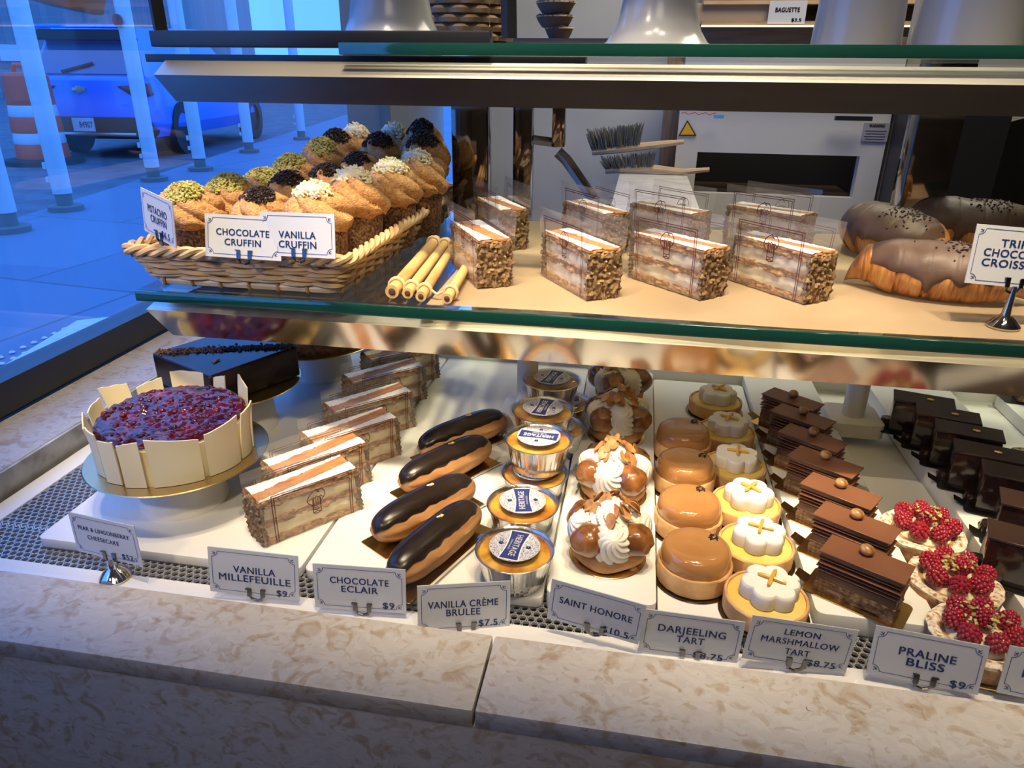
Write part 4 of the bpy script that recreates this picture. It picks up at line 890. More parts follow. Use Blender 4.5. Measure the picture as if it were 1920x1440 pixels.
# ---------------------------------------------------------------- raspberry tarts
RASP = M('raspberry', (.36, .012, .030), .28, spec=.6, coat=.25, sss=.2, sssr=.003, stops=[(.35, (.26, .008, .022)), (.6, (.42, .018, .038)), (.78, (.62, .22, .22))], scale=110)
DUST = M('dusted_crust', (.60, .45, .28), .85, stops=[(.36, (.36, .18, .07)), (.46, (.70, .58, .42)), (.6, (.85, .80, .72))], scale=210, bump=.5, bscale=320)
BROWNC = M('almond_crust', (.36, .19, .085), .8, stops=[(.3, (.19, .085, .03)), (.5, (.38, .20, .09)), (.7, (.54, .33, .16))], scale=120, bump=.6, bscale=260)
PIST = M('pistachio', (.44, .40, .10), .6, stops=[(.35, (.26, .27, .05)), (.55, (.50, .46, .14)), (.75, (.68, .58, .27))], scale=160)
bq = MB(); bq.ell((0, 0, 0), (.0090, .0090, .0114), 12, 8)
for j, (zz_, n_) in enumerate([(-.92, 4), (-.7, 8), (-.4, 11), (-.1, 12), (.2, 12), (.48, 10), (.73, 8), (.93, 4)]):
    for i in range(n_):
        a = 2*math.pi*(i+.5*(j % 2))/n_; s = math.sqrt(1-zz_*zz_); bq.ell((.0087*s*math.cos(a), .0087*s*math.sin(a), .0112*zz_), (.0023, .0023, .0023), 8, 6)
berry_me = bq.mesh('raspberry', RASP, weld=False)
def make_rasp(lab, loc, rz, seed):
    rr = random.Random(seed); t = thing('raspberry_tart', lab, 'tart', loc, rz, 'raspberry tarts'); R, h = .0435, .024
    MB().lathe([(0, 0), (R+.001, 0), (R+.001, .0012), (0, .0012)], 40).build('gold_board', GOLD, t)
    wob = lambda r, z, a, k: (r*(1+.022*noise.noise(Vector((math.cos(a)*3, math.sin(a)*3, seed+z*60)))), z*(1+.07*noise.noise(Vector((math.cos(a)*2.5, math.sin(a)*2.5, seed)))))
    MB().lathe([(R*.90, .0014), (R*.95, .003), (R*1.0, h-.004), (R*.99, h-.002)], 64, fn=wob).disp(.0009, 120).build('crust', BROWNC, t)
    MB().lathe([(R*1.0, h-.004), (R*1.0, h-.001), (R*.93, h+.001), (R*.80, h), (R*.70, h-.003), (R*.62, h-.006)], 64, fn=wob, cap=False).disp(.0012, 110).build('dusted_rim', DUST, t)
    MB().lathe([(R*.72, h-.006), (R*.6, h+.001), (R*.3, h+.006), (0, h+.007)], 32).build('cream', M('vanilla_cream', (.74, .68, .44), .45, sss=.1), t)
    spots = [(0, 0, .017)]+[(.0245*math.cos(R_(a)), .0245*math.sin(R_(a)), .0105) for a in range(8, 368, 52)]
    for i, (x, y, z) in enumerate(spots):
        o = bpy.data.objects.new('raspberry', berry_me); COL.objects.link(o); o.parent = t; o.location = (x+rr.uniform(-.001, .001), y+rr.uniform(-.001, .001), h+z)
        a = math.atan2(y, x); o.rotation_euler = (rr.uniform(-.2, .2), (.55 if i else 0)+rr.uniform(-.2, .2), a); s = rr.uniform(.86, .97); o.scale = (s, s, s)
    for k in range(26):
        a = rr.random()*6.3; r = rr.uniform(.004, .020); q = MB().grain((r*math.cos(a), r*math.sin(a), h+.0235-.25*r+rr.uniform(-.001, .004)), (.0030, .0022, .0018)); q.build('pistachio_crumb', PIST, t, smooth=False)
    return t
for i, (px, py, rz, lb) in enumerate([(1838, 1188, 10, 'raspberry tart at the front, overlapped by the praline price card'), (1790, 1088, 40, 'raspberry tart in the middle, between the two other raspberry tarts'), (1731, 993, 75, 'raspberry tart at the back, beside the second praline cake')]):
    c = onz(px, py, .0064+.024); make_rasp(lb, Vector((c.x, c.y, .0066)), R_(rz), 21+i)
# ---------------------------------------------------------------- dark chocolate bars
DARKC = M('dark_mirror_glaze', (.022, .010, .008), .16, coat=.4, stops=[(.35, (.016, .008, .006)), (.65, (.040, .017, .013))], scale=40, bump=.12, bscale=60)
DARKS = M('dark_chocolate_sheet', (.040, .019, .013), .35)
def make_bar():
    t = thing('chocolate_bar_cake', 'x', 'pastry', (0, 0, 0), 0, 'dark chocolate bar cakes in a row'); tab_board(t, .094, .050, BLACKBOARD, 'black_board')
    q = MB().box((.0, 0, .0255), (.074, .036, .048)); q.build('glazed_body', DARKC, t, bevel=.003, rough=(.0006, 60))
    MB().box((0, 0, .0512), (.077, .039, .0028)).build('top_sheet', DARKS, t, bevel=.0004, seg=1)
    leaf_mb((.008, 0, .0528), .0045, 9).build('gold_leaf', LEAF, t, weld=False)
    q = MB().lathe([(.0085, .0013), (.009, .006), (.0075, .0125), (0, .013)], 20, (-.043+.004, .006, 0)); q.build('glaze_drop', DARKC, t)
    return t
pb = make_bar(); Z7 = .0256
place_all(pb, [(Vector((*onz(px, py, Z7+.0525).xy, Z7)), R_(rz), lb) for px, py, rz, lb in [(1938, 1010, -20, 'dark chocolate bar cake cut by the view edge, only its board tab showing'), (1955, 945, -19, 'dark chocolate bar cake nearest the front of those whose top shows'), (1915, 888, -18, 'dark chocolate bar cake second of the visible tops, with a bright gold fleck'), (1857, 846, -17, 'dark chocolate bar cake with the widest gold fleck, in the middle of the row'), (1818, 806, -17, 'dark chocolate bar cake third from the back with a small gold fleck'), (1778, 775, -16, 'dark chocolate bar cake last but one in its row'), (1733, 748, -16, 'dark chocolate bar cake at the back, its top under the steel rail')]])
# things at the far right edge
c = onz(1908, 852, .05); t = thing('crumble_cake', 'small grey sugared crumble cake behind the chocolate bars', 'pastry', (c.x+.02, c.y, .0))
MB().lathe([(.035, .0), (.036, .036), (.03, .046), (0, .048)], 32).disp(.004, 120).build('crumble', M('sugared_crumble', (.30, .26, .21), .9, stops=[(.35, (.12, .09, .06)), (.5, (.34, .29, .23)), (.65, (.6, .57, .52))], scale=150, bump=.6, bscale=300), t)
MB().lathe([(.038, 0.0), (.038, .0012), (0, .0012)], 32).build('board', BLACKBOARD, t)
c = onz(1920, 752, .02); t = thing('brown_pastry', 'brown pastry on a dark board at the far right end of the deck', 'pastry', (c.x+.012, c.y, .0204), -.2)
MB().box((0, 0, .012), (.05, .035, .022)).build('sponge', NUTB, t, bevel=.003); tab_board(t, .085, .045, BLACKBOARD, 'dark_board')
# ---------------------------------------------------------------- whole cakes on pedestals
PED = M('stand_plastic', (.78, .77, .73), .32)
def pedestal(label, c, z0, z1, r):
    o = MB().lathe([(r*1.0, 0), (r*1.02, .004), (r*.98, .008), (r*.93, (z1-z0)*.5), (r*.96, z1-z0-.004), (r*.9, z1-z0), (0, z1-z0)], 48).build('pedestal', PED); o.location = (c[0], c[1], z0); return tag(o, label, 'stand', 'white pedestals under the whole cakes')
CKZ = .070
pedestal('white pedestal under the lingonberry cheesecake', (-.520, .676), Z1, CKZ-.0004, .050)
t = thing('lingonberry_cheesecake', 'round cheesecake with a red berry jelly top and white chocolate shards round its side', 'cake', (-.525, .688, CKZ), R_(10))
SILG = M('gold_cake_board', (.66, .50, .26), .28, 1., bump=.25, bscale=500)
MB().lathe([(.103, 0), (.104, .001), (.103, .002), (0, .002)], 80).build('gold_board', SILG, t)
CKR = .083
MB().lathe([(CKR, .002), (CKR, .046), (CKR-.003, .049), (0, .049)], 64).disp(.0008, 60).build('cheesecake', M('cheesecake', (.74, .62, .38), .6, stops=[(.35, (.66, .50, .27)), (.6, (.78, .68, .44))], scale=22), t)
JEL = M('lingonberry_jelly', (.045, .004, .012), .13, spec=.45, coat=.25, stops=[(.32, (.022, .003, .010)), (.55, (.060, .005, .014)), (.72, (.16, .012, .016))], scale=42)
q = MB(); rr = random.Random(2)
def jel(u, v):
    a = u*2*math.pi; r = CKR*1.0*(1-v)
    zz_ = .0535+.0026*noise.noise(Vector((r*math.cos(a)*75, r*math.sin(a)*140, 1)))+.0022*noise.noise(Vector((r*math.cos(a)*190, r*math.sin(a)*190, 9)))
    if v < .03: zz_ -= .004
    return (r*math.cos(a), r*math.sin(a), zz_)
q.grid(jel, 120, 40, closed_u=True)
for k in range(150):
    a = rr.random()*6.3; r = (CKR-.006)*math.sqrt(rr.random()); s = rr.uniform(.0028, .0042); q.ell((r*math.cos(a), r*math.sin(a), .0535+rr.uniform(-.0016, .0004)), (s, s*.9, s*.7), 10, 6)
q.build('berry_jelly', JEL, t, weld=False)
WCH = M('white_chocolate', (.80, .72, .50), .35, stops=[(.4, (.78, .69, .46)), (.6, (.83, .76, .55))], scale=12, sss=.1)
def shard(a0, a1, h, tl, tr, gap=.0015, lean=.0):
    q = MB(); n = 10
    def fn(u, v):
        a = R_(a0+(a1-a0)*u); top = h+tl*(1-u)+tr*u+.0016*noise.noise(Vector((u*4, a0, 2))); z = .0025+v*(top-.0025); r = CKR+.0014+gap+lean*(z/.06)**2+.0012*math.sin(u*3+a0)
        return (r, a, z)
    for s in (0, .0016):
        q.grid(lambda u, v: ((fn(u, v)[0]+s)*math.cos(fn(u, v)[1]), (fn(u, v)[0]+s)*math.sin(fn(u, v)[1]), fn(u, v)[2]), n, 6)
    k = n*6
    f = lambda i, j, s: s*k+j*n+i
    base = len(q.v)-2*k
    for i in range(n-1): q.f.append((f(i, 5, 0), f(i+1, 5, 0), f(i+1, 5, 1), f(i, 5, 1))); q.mi.append(0)
    for j in range(5):
        q.f.append((f(0, j, 0), f(0, j+1, 0), f(0, j+1, 1), f(0, j, 1))); q.mi.append(0); q.f.append((f(n-1, j, 0), f(n-1, j+1, 0), f(n-1, j+1, 1), f(n-1, j, 1))); q.mi.append(0)
    q.build('white_chocolate_shard', WCH, t)
# angles measured in the cake's own frame, anticlockwise; the camera looks from about -65 degrees
A0 = -10
for a0, a1, h, tl, tr, ln in [(-158, -136, .056, .007, .0, .006), (-134, -118, .057, .004, .001, .002), (-115, -98, .054, .0, .002, .001), (-96, -78, .054, .001, .005, .001), (-75, -38, .057, .006, -.003, .003), (-36, -6, .060, -.003, .004, .004), (-4, 14, .060, .002, .008, .006), (16, 26, .056, .008, .002, .004), (44, 64, .060, .003, .012, .004), (76, 92, .062, .004, -.002, .004), (96, 124, .066, .0, .004, .004), (128, 150, .060, .004, -.003, .006), (152, 174, .062, .002, .008, .012), (178, 198, .058, .006, .0, .006)]:
    shard(a0+A0+1.2, a1+A0-1.2, h, tl, tr, .0012, ln)
# chocolate cake
CD_ = .085
pedestal('white pedestal under the square chocolate cake', (-.552, .872), Z1, CD_-.0004, .052)
t = thing('chocolate_cake', 'square dark glazed chocolate cake with a diagonal line of crumbs and gold leaf', 'cake', (-.557, .868, CD_), R_(64))
MB().lathe([(.0985, 0), (.0995, .001), (.0985, .002), (0, .002)], 80).build('gold_board', SILG, t)
CKG = M('cake_glaze', (.012, .007, .006), .24, spec=.35, coat=.0, stops=[(.4, (.009, .006, .005)), (.62, (.022, .012, .010))], scale=25)
MB().box((0, 0, .0255), (.139, .139, .045)).build('glazed_body', CKG, t, bevel=.004, seg=4)
q = MB(); rr = random.Random(8)
for k in range(900):
    u = rr.random(); w_ = rr.gauss(0, .0032); p = Vector((-.064+.129*u, .064-.129*u, .0482+abs(rr.gauss(0, .0012)))); p += Vector((w_, w_, 0)); s_ = rr.uniform(.7, 1.3); q.grain(p, (.0021*s_, .0019*s_, .0017*s_))
o = q.build('crumb_line', M('cocoa_crumb', (.05, .024, .015), .7, stops=[(.4, (.03, .014, .009)), (.6, (.11, .055, .036))], scale=300), t, smooth=False, weld=False)
lf = leaf_mb((0, 0, 0), .007, 3).build('gold_leaf', LEAF, t, weld=False); lf.location = (-.036, -.030, .0484)
# third cake, mostly behind the rail
pedestal('white pedestal under the brown cake at the back', (-.520, 1.085), Z1, .0796, .055)
t = thing('brown_cake', 'low brown crumb-topped cake on a gold board at the back, half hidden by the rail', 'cake', (-.520, 1.075, .080))
MB().lathe([(.108, 0), (.109, .001), (.108, .002), (0, .002)], 64).build('gold_board', SILG, t)
MB().lathe([(.096, .002), (.097, .022), (.09, .027), (0, .029)], 64).disp(.003, 90).build('crumb_top', M('brown_crumb', (.24, .10, .03), .6, stops=[(.3, (.08, .028, .01)), (.5, (.26, .11, .035)), (.7, (.42, .22, .08))], scale=130, bump=.5, bscale=260), t)
# ---------------------------------------------------------------- wicker basket
WIL = M('willow', (.56, .38, .19), .45, stops=[(.3, (.42, .26, .11)), (.5, (.58, .40, .20)), (.72, (.68, .50, .28))], scale=38, stretch=(.6, .6, 2), bump=.2, bscale=160)
WIL2 = M('willow_dark', (.36, .22, .10), .5, stops=[(.35, (.28, .16, .07)), (.65, (.44, .28, .13))], scale=38)
BX0, BX1, BY0, BY1 = -.563, -.340, .772, 1.275
bz = MIDZ+.0008
bk = thing('wicker_basket', 'shallow rectangular willow basket full of cruffins on the middle shelf', 'basket', ((BX0+BX1)/2, (BY0+BY1)/2, bz))
hx, hy = (BX1-BX0)/2, (BY1-BY0)/2
def path(n, grow, rc=.012):
    """points round the basket with arc length"""
    x, y = hx+grow, hy+grow; P = [(-x+rc, -y), (x-rc, -y)]+arc(x-rc, -y+rc, rc, -90, 0, 6)[1:]+[(x, y-rc)]+arc(x-rc, y-rc, rc, 0, 90, 6)[1:]+[(-x+rc, y)]+arc(-x+rc, y-rc, rc, 90, 180, 6)[1:]+[(-x, -y+rc)]+arc(-x+rc, -y+rc, rc, 180, 270, 6)[1:-1]
    P = [Vector((a, b_, 0)) for a, b_ in P]; P.append(P[0]); L_ = [0]
    for a, b_ in zip(P, P[1:]): L_.append(L_[-1]+(b_-a).length)
    out = []; j = 0
    for i in range(n):
        s = L_[-1]*i/n
        while L_[j+1] < s: j += 1
        k = (s-L_[j])/max(1e-9, L_[j+1]-L_[j]); p = P[j].lerp(P[j+1], k); tt = (P[j+1]-P[j]).normalized(); out.append((p, Vector((tt.y, -tt.x, 0)), s))
    return out, L_[-1]
BH = .045
q = MB()
for j in range(6):
    z = .0135+j*.0064; pts, L_ = path(420, .004+.020*z/BH); ns = 46
    for w_ in (0, 1):
        q.tube([p+nv*(.0032*math.sin(2*math.pi*s/L_*ns/2+math.pi*(j+w_)))+Vector((0, 0, z+.0018*math.sin(2*math.pi*s/L_*ns/4+w_*math.pi+j*1.1))) for p, nv, s in pts], .0031, 6, closed=True)
q.build('weave', WIL, bk, weld=False)
q = MB(); pts, L_ = path(46, .0); 
pts2, _ = path(46, .026)
for (p, nv, s), (p2, n2, s2) in zip(pts, pts2): q.tube([p+Vector((0, 0, .004)), p+nv*.002+Vector((0, 0, .012)), p2+Vector((0, 0, BH))], .0028, 6)
q.build('stakes', WIL2, bk, weld=False)
q = MB(); pts, L_ = path(520, .026)
for w_ in range(3):
    q.tube([p+nv*(.0042*math.cos(2*math.pi*s/L_*30+w_*2.094))+Vector((0, 0, BH+.001+.0042*math.sin(2*math.pi*s/L_*30+w_*2.094))) for p, nv, s in pts], .0036, 6, closed=True)
q.build('braided_rim', WIL, bk, weld=False)
q = MB(); pts, L_ = path(120, .004); q.tube([p+Vector((0, 0, .0066)) for p, nv, s in pts], .0062, 8, closed=True); q.build('base_rail', M('peeled_willow', (.66, .54, .36), .5, stops=[(.4, (.60, .48, .31)), (.6, (.70, .58, .40))], scale=20), bk)
q = MB(); pts, L_ = path(40, .004)
for i, (p, nv, s) in enumerate(pts):
    front = p.y < -hy*.9
    for k in range(1 if front else 3):
        tt = Vector((-nv.y, nv.x, 0)); c = p+Vector((0, 0, .0066))+tt*(.0052*(k-1) if not front else 0)
        q.tube([c+nv*(.0074*math.cos(a))+Vector((0, 0, .0074*math.sin(a))) for a in [2*math.pi*m/12 for m in range(12)]], .0019, 5, closed=True)
q.v = [(x, y, max(z, .0002)) for x, y, z in q.v]
q.build('bindings', WIL2, bk, weld=False)
q = MB().box((.085, -hy-.024, BH+.0045), (.016, .010, .004)); q.build('white_tie', PLASTIC, bk, bevel=.001)
MB().box((0, 0, .0045), (2*hx-.004, 2*hy-.004, .005)).build('woven_floor', M('basket_floor', (.35, .23, .11), .7, stops=[(.4, (.25, .15, .07)), (.6, (.45, .31, .16))], scale=90, stretch=(1, 6, 1)), bk)
# ---------------------------------------------------------------- cruffins
LAM = M('laminated_dough', (.56, .28, .10), .55, stops=[(.28, (.29, .115, .033)), (.44, (.56, .28, .095)), (.58, (.68, .39, .155)), (.76, (.80, .56, .30))], scale=130, detail=10, dist=1.6, stretch=(1, 1, 2.2), bump=1., bscale=420, bdist=.0022)
CUPD = M('cruffin_side', (.16, .075, .032), .75, stops=[(.4, (.055, .025, .012)), (.52, (.20, .10, .045)), (.66, (.34, .19, .09))], scale=340, bump=.6, bscale=500)
CHOC = M('chocolate_crumb', (.022, .012, .008), .45)
VANC = M('white_sprinkle', (.86, .80, .56), .45, stops=[(.4, (.84, .74, .38)), (.55, (.88, .85, .70))], scale=120, sss=.1)
def make_cruffin(kind, seed):
    rr = random.Random(seed); nm = {'p': 'pistachio_cruffin', 'c': 'chocolate_cruffin', 'v': 'vanilla_cruffin'}[kind]
    t = thing(nm, 'x', 'pastry', (0, 0, 0), 0, {'p': 'pistachio cruffins in the basket', 'c': 'chocolate cruffins in the basket', 'v': 'vanilla cruffins in the basket'}[kind])
    MB().lathe([(.0, 0), (.0285, 0), (.030, .002), (.0355, .056), (.0345, .060), (0, .060)], 48).disp(.0006, 160).build('baked_side', CUPD, t)
    def top(u, v):
        a = u*2*math.pi; k = v
        prof = [(.0345, .053), (.0395, .057), (.0418, .064), (.0400, .073), (.0350, .082), (.0275, .090), (.0185, .0965), (.0095, .100), (.0, .1015)]
        f = k*(len(prof)-1); i = min(int(f), len(prof)-2); e = f-i; r = prof[i][0]*(1-e)+prof[i+1][0]*e; z = prof[i][1]*(1-e)+prof[i+1][1]*e
        tw = a*1.0+k*3.6; rid = abs(math.sin(tw*2.5+seed)); sharp = (1-rid)**1.5
        lay = .06*math.sin(tw*17+seed)*.35
        g = 1+(.10-.20*sharp)*(1-abs(2*k-1)**3)+lay*.5*(1-k)+.09*noise.noise(Vector((math.cos(a)*2, math.sin(a)*2, k*3+seed)))
        return (r*g*math.cos(a), r*g*math.sin(a), z+.006*noise.noise(Vector((math.cos(a)*1.6, math.sin(a)*1.6, seed+5)))*(k > .1)-.004*sharp*(1-k))
    q = MB().grid(top, 110, 34, closed_u=True); q.build('laminated_top', LAM, t)
    q = MB(); cx, cy = .000, -.009; ux, uy = {'p': (.029, .024), 'c': (.028, .0185), 'v': (.025, .017)}[kind]
    n = {'p': 620, 'c': 760, 'v': 170}[kind]
    PR = [(.0, .1015), (.0095, .100), (.0185, .0965), (.0275, .090), (.0350, .082), (.0400, .073), (.043, .06)]
    for k in range(n):
        a = rr.random()*6.3; r = math.sqrt(rr.random()); x = cx+ux*r*math.cos(a); y = cy+uy*r*math.sin(a); rad = math.hypot(x, y)
        z = next(z0+(z1-z0)*(rad-r0)/(r1-r0) for (r0, z0), (r1, z1) in zip(PR, PR[1:]) if rad <= r1 or r1 > .042)+rr.uniform(.000, .0062)*(1-.45*r)
        if kind == 'v':
            d_ = Vector((rr.uniform(-1, 1), rr.uniform(-1, 1), rr.uniform(-.3, .6))).normalized()*rr.uniform(.002, .0045); c = Vector((x, y, z)); q.tube([c-d_, c+d_], .0014, 6)
        elif kind == 'p': s = rr.uniform(.0014, .0029); q.grain((x, y, z), (s*1.3, s, s*.9))
        else: s = rr.uniform(.0012, .0023); q.grain((x, y, z), (s*1.4, s*.8, s*.7))
    if kind == 'v': q.ell((cx-.002, cy, .0985), (ux*.72, uy*.8, .006), 20, 10)
    o = q.build({'p': 'pistachio_topping', 'c': 'chocolate_topping', 'v': 'vanilla_topping'}[kind], {'p': PIST, 'c': CHOC, 'v': VANC}[kind], t, smooth=(kind == 'v'), weld=False)
    return t
PRO = {k: [make_cruffin(k, s) for s in ss] for k, ss in {'p': (1, 2), 'c': (3, 4), 'v': (5, 6)}.items()}
used = set()
CRU = [('p', (345, 350), .822, 'pistachio cruffin in the front corner, behind its price card'), ('p', (425, 334), .905, 'pistachio cruffin second along the window side'), ('p', (490, 322), .985, 'pistachio cruffin third along the window side, between two chocolate ones'),
       ('p', (545, 296), 1.075, 'pistachio cruffin fourth along the window side'), ('p', (600, 266), 1.16, 'pistachio cruffin with the highest heap, farthest along the window side'), ('c', (628, 249), 1.235, 'chocolate cruffin at the back, beyond the last pistachio one'),
       ('c', (487, 359), .848, 'chocolate cruffin at the front, behind the chocolate price card'), ('c', (541, 328), .93, 'chocolate cruffin second in the middle file'), ('c', (612, 314), 1.01, 'chocolate cruffin third in the middle file, by a vanilla one'), ('c', (673, 292), 1.10, 'chocolate cruffin fourth in the middle file'),
       ('c', (709, 257), 1.185, 'chocolate cruffin fifth in the middle file, between two vanilla ones'), ('v', (665, 241), 1.29, 'vanilla cruffin at the back with a white sprinkle heap, beside a chocolate one'), ('v', (740, 240), 1.27, 'vanilla cruffin at the back with a yellow smear on its sprinkles'),
       ('v', (588, 350), .825, 'vanilla cruffin at the front, directly behind the vanilla price card'), ('v', (660, 323), .905, 'vanilla cruffin second along the post side, heaped with white sprinkles'), ('v', (728, 307), .99, 'shaded vanilla cruffin third along the post side'), ('v', (782, 290), 1.075, 'shaded vanilla cruffin fourth along the post side'),
       ('c', (792, 255), 1.165, 'chocolate cruffin with a flat dark cap near the chrome post'), ('c', (791, 233), 1.255, 'chocolate cruffin in the far corner of the basket')]
zb_ = bz+.0072
for i, (k, px, y, lb) in enumerate(CRU):
    pr_ = PRO[k][i % 2]; p = ony(*px, y); s = (p.z-zb_)/.100; s_xy = .97
    loc = Vector((p.x, y+.006, zb_)); rz = (i*2.1) % .9-.45
    if pr_.name not in used:
        used.add(pr_.name); pr_.location = loc; pr_.rotation_euler = (0, 0, rz); pr_.scale = (s_xy, s_xy, s); pr_['label'] = lb
    else: dup(pr_, loc, rz, lb, (s_xy, s_xy, s))
# ---------------------------------------------------------------- bamboo trivet
BAM = M('bamboo', (.62, .40, .16), .5, stops=[(.3, (.46, .26, .09)), (.5, (.64, .42, .17)), (.75, (.70, .50, .24))], scale=26, stretch=(2, .4, 2), bump=.1, bscale=120)
tv = thing('bamboo_trivet', 'trivet of bamboo sticks tied with cord lying between basket and paper', 'trivet', (-.255, .765, MIDZ))
ends = [((735, 547), (822, 445), .0078), ((764, 550), (842, 447), .0062), ((789, 556), (857, 452), .0060), ((838, 560), (893, 470), .0060)]
sticks = []
for a, b_, r in ends:
    A, Bp = onz(*a, MIDZ+.010), onz(*b_, MIDZ+.010); Bp = A+(Bp-A).normalized()*.27; sticks.append((A, Bp, r)); q = MB(); m = 14
    q.tube([A.lerp(Bp, i/m)-tv.location for i in range(m+1)], [r*(1.03 if i in (0, 5, 10) else 1) for i in range(m+1)], 14); o = q.build('stick', BAM, tv)
    q = MB().ell(A-tv.location+Vector((0, -.0004, 0)), (r*.55, .0008, r*.55), 12, 6); q.build('pith', M('bamboo_pith', (.07, .035, .02), .8), o)
q = MB()
for f in (.09, .93):
    for i in range(4):
        A, Bp, r = sticks[i]; c = A.lerp(Bp, f)-tv.location; d_ = (Bp-A).normalized()
        for k in range(2):
            q.tube([c+d_*(.003*k-.0015)+Vector((math.cos(a)*(r+.0018), 0, math.sin(a)*(r+.0018))) for a in [2*math.pi*m/14 for m in range(14)]], .0017, 6, closed=True)
        if i < 3:
            A2, B2, r2 = sticks[i+1]; c2 = A2.lerp(B2, f)-tv.location; q.tube([c+Vector((r, 0, .002)), (c+c2)/2+Vector((0, -.002, -.003)), c2+Vector((-r2, 0, .002))], .0017, 6)
q.v = [(x, y, max(z, .0004)) for x, y, z in q.v]
q.build('cord', M('cord', (.58, .44, .25), .7), tv, weld=False)
# ---------------------------------------------------------------- croissants
CROI = M('croissant', (.50, .21, .05), .42, coat=.25, stops=[(.27, (.20, .065, .014)), (.44, (.46, .18, .045)), (.6, (.62, .30, .085)), (.8, (.74, .45, .17))], scale=60, stretch=(3.2, .4, .4), bump=1., bscale=110, dist=.8, bdist=.002)
COAT = M('chocolate_coat', (.11, .064, .045), .5, stops=[(.35, (.088, .050, .035)), (.65, (.14, .084, .060))], scale=22, dist=1, bump=.35, bscale=45, bdist=.003)
NIB = M('cocoa_nib', (.030, .014, .009), .5)
def make_croissant(lab, loc, rz, seed, L_=.088, R0=.0345, bend=.022, lim=(-.02, 1.02), nibc=.3):
    rr = random.Random(seed); t = thing('chocolate_croissant', lab, 'pastry', loc, rz, 'chocolate covered croissants')
    def surf(x, a, off=0.0):
        e = max(0., 1-abs(x)**2.6)**.62*.86+.14*max(0, 1-abs(x)**8)
        seg = (x*3.4+.5) % 1.0; st = 1+(.07*(seg-.5)-.045*math.exp(-(min(seg, 1-seg)/.05)**2))*(.25 if off else 1)*(1 if abs(x) < .93 else 0)
        r = R0*e*st*(1+.05*noise.noise(Vector((x*5, math.cos(a)*1.5, math.sin(a)*1.5+seed))))+off*(e > .02)
        return Vector((x*L_, bend*(x*x)+r*math.cos(a)*1.03, max(r*math.sin(a)*.92, -R0*.80*min(1, e*1.6))+R0*.80*min(1, e*1.6+.0)))
    MB().grid(lambda u, v: surf(u*2-1, v*2*math.pi), 90, 49).build('croissant_body', CROI, t)
    def co(u, v):
        x = lim[0]*0-.74+1.62*u if lim[0] < 0 else -.9+1.8*u
        w_ = .37+.07*noise.noise(Vector((x*7+seed, 1 if v > .5 else 5, 2)))-.16*abs(u-.5)**2*3
        drip = .17*math.exp(-((x+.12)/.045)**2) if v > .5 else 0
        k = (v*2-1); a = math.pi/2+math.pi*.06+k*math.pi*(w_+drip); edge = max(0, 1-abs(k)**7)*max(0, 1-abs(2*u-1)**10)
        return surf(x, a+.30, .0003+.0034*edge)
    MB().grid(co, 90, 37).build('chocolate_coat', COAT, t)
    q = MB()
    for k in range(90):
        x = rr.gauss(nibc, .16); a = math.pi/2+rr.gauss(.25, .28); q.grain(surf(x, a, .0042), (.0022, .0016, .0011))
    q.build('cocoa_nibs', NIB, t, smooth=False, weld=False)
    return t
ZP = MIDZ+.0016
cf = onz(1745, 560, ZP); make_croissant('chocolate croissant in front with a long drip of chocolate, behind the croissant card', Vector((cf.x+.006, cf.y+.010, ZP)), R_(-17), 3, L_=.100, R0=.036, nibc=.25)
cb = onz(1660, 505, ZP); make_croissant('chocolate croissant turned end-on, nearest the wrapped slices', Vector((cb.x+.012, cb.y+.075, ZP)), R_(-62), 8, L_=.092, R0=.041, nibc=.45)
cc = onz(1800, 480, ZP); make_croissant('chocolate croissant at the back, in front of the arched black oven', Vector((cc.x+.02, cc.y+.06, ZP)), R_(-12), 13, L_=.105, R0=.041, nibc=.25)
# ---------------------------------------------------------------- price cards
CARDS = {
 'pear': (-.5227, .5450, .0447, -.2025, .0633, .0639, .0939, .0477), 'vm': (-.3508, .5330, .0338, .0738, .1141, -.0429, .0929, .0511), 'ecl': (-.2394, .5330, .0319, .0877, .1051, -.0090, .0918, .0495),
 'bru': (-.1346, .5330, .0257, .3001, .0991, -.0246, .0889, .0520), 'sh': (-.0098, .5330, .0396, -.1482, -.0106, -.0785, .0884, .0473), 'dar': (.0784, .5330, .0245, .0458, .0520, -.0501, .0902, .0475),
 'lem': (.1723, .5330, .0313, .0917, .0928, -.1000, .0931, .0463), 'pra': (.2778, .5330, .0319, -.0832, .1849, -.0194, .0895, .0472), 'm': (.3867, .5330, .0278, -.0257, .2071, -.0662, .0937, .0455),
 'pis': (-.5174, .7200, .3470, -.6387, .0722, -.0508, .0935, .0488), 'cho': (-.4285, .7350, .3258, -.0466, .2258, -.0026, .0932, .0470), 'van': (-.3611, .7300, .3323, -.1434, .1791, .0357, .0928, .0470), 'tri': (.3851, .8000, .3280, .0942, .2095, -.0661, .0934, .0596)}
SILV = M('clip_metal', (.16, .155, .15), .25, 1.)
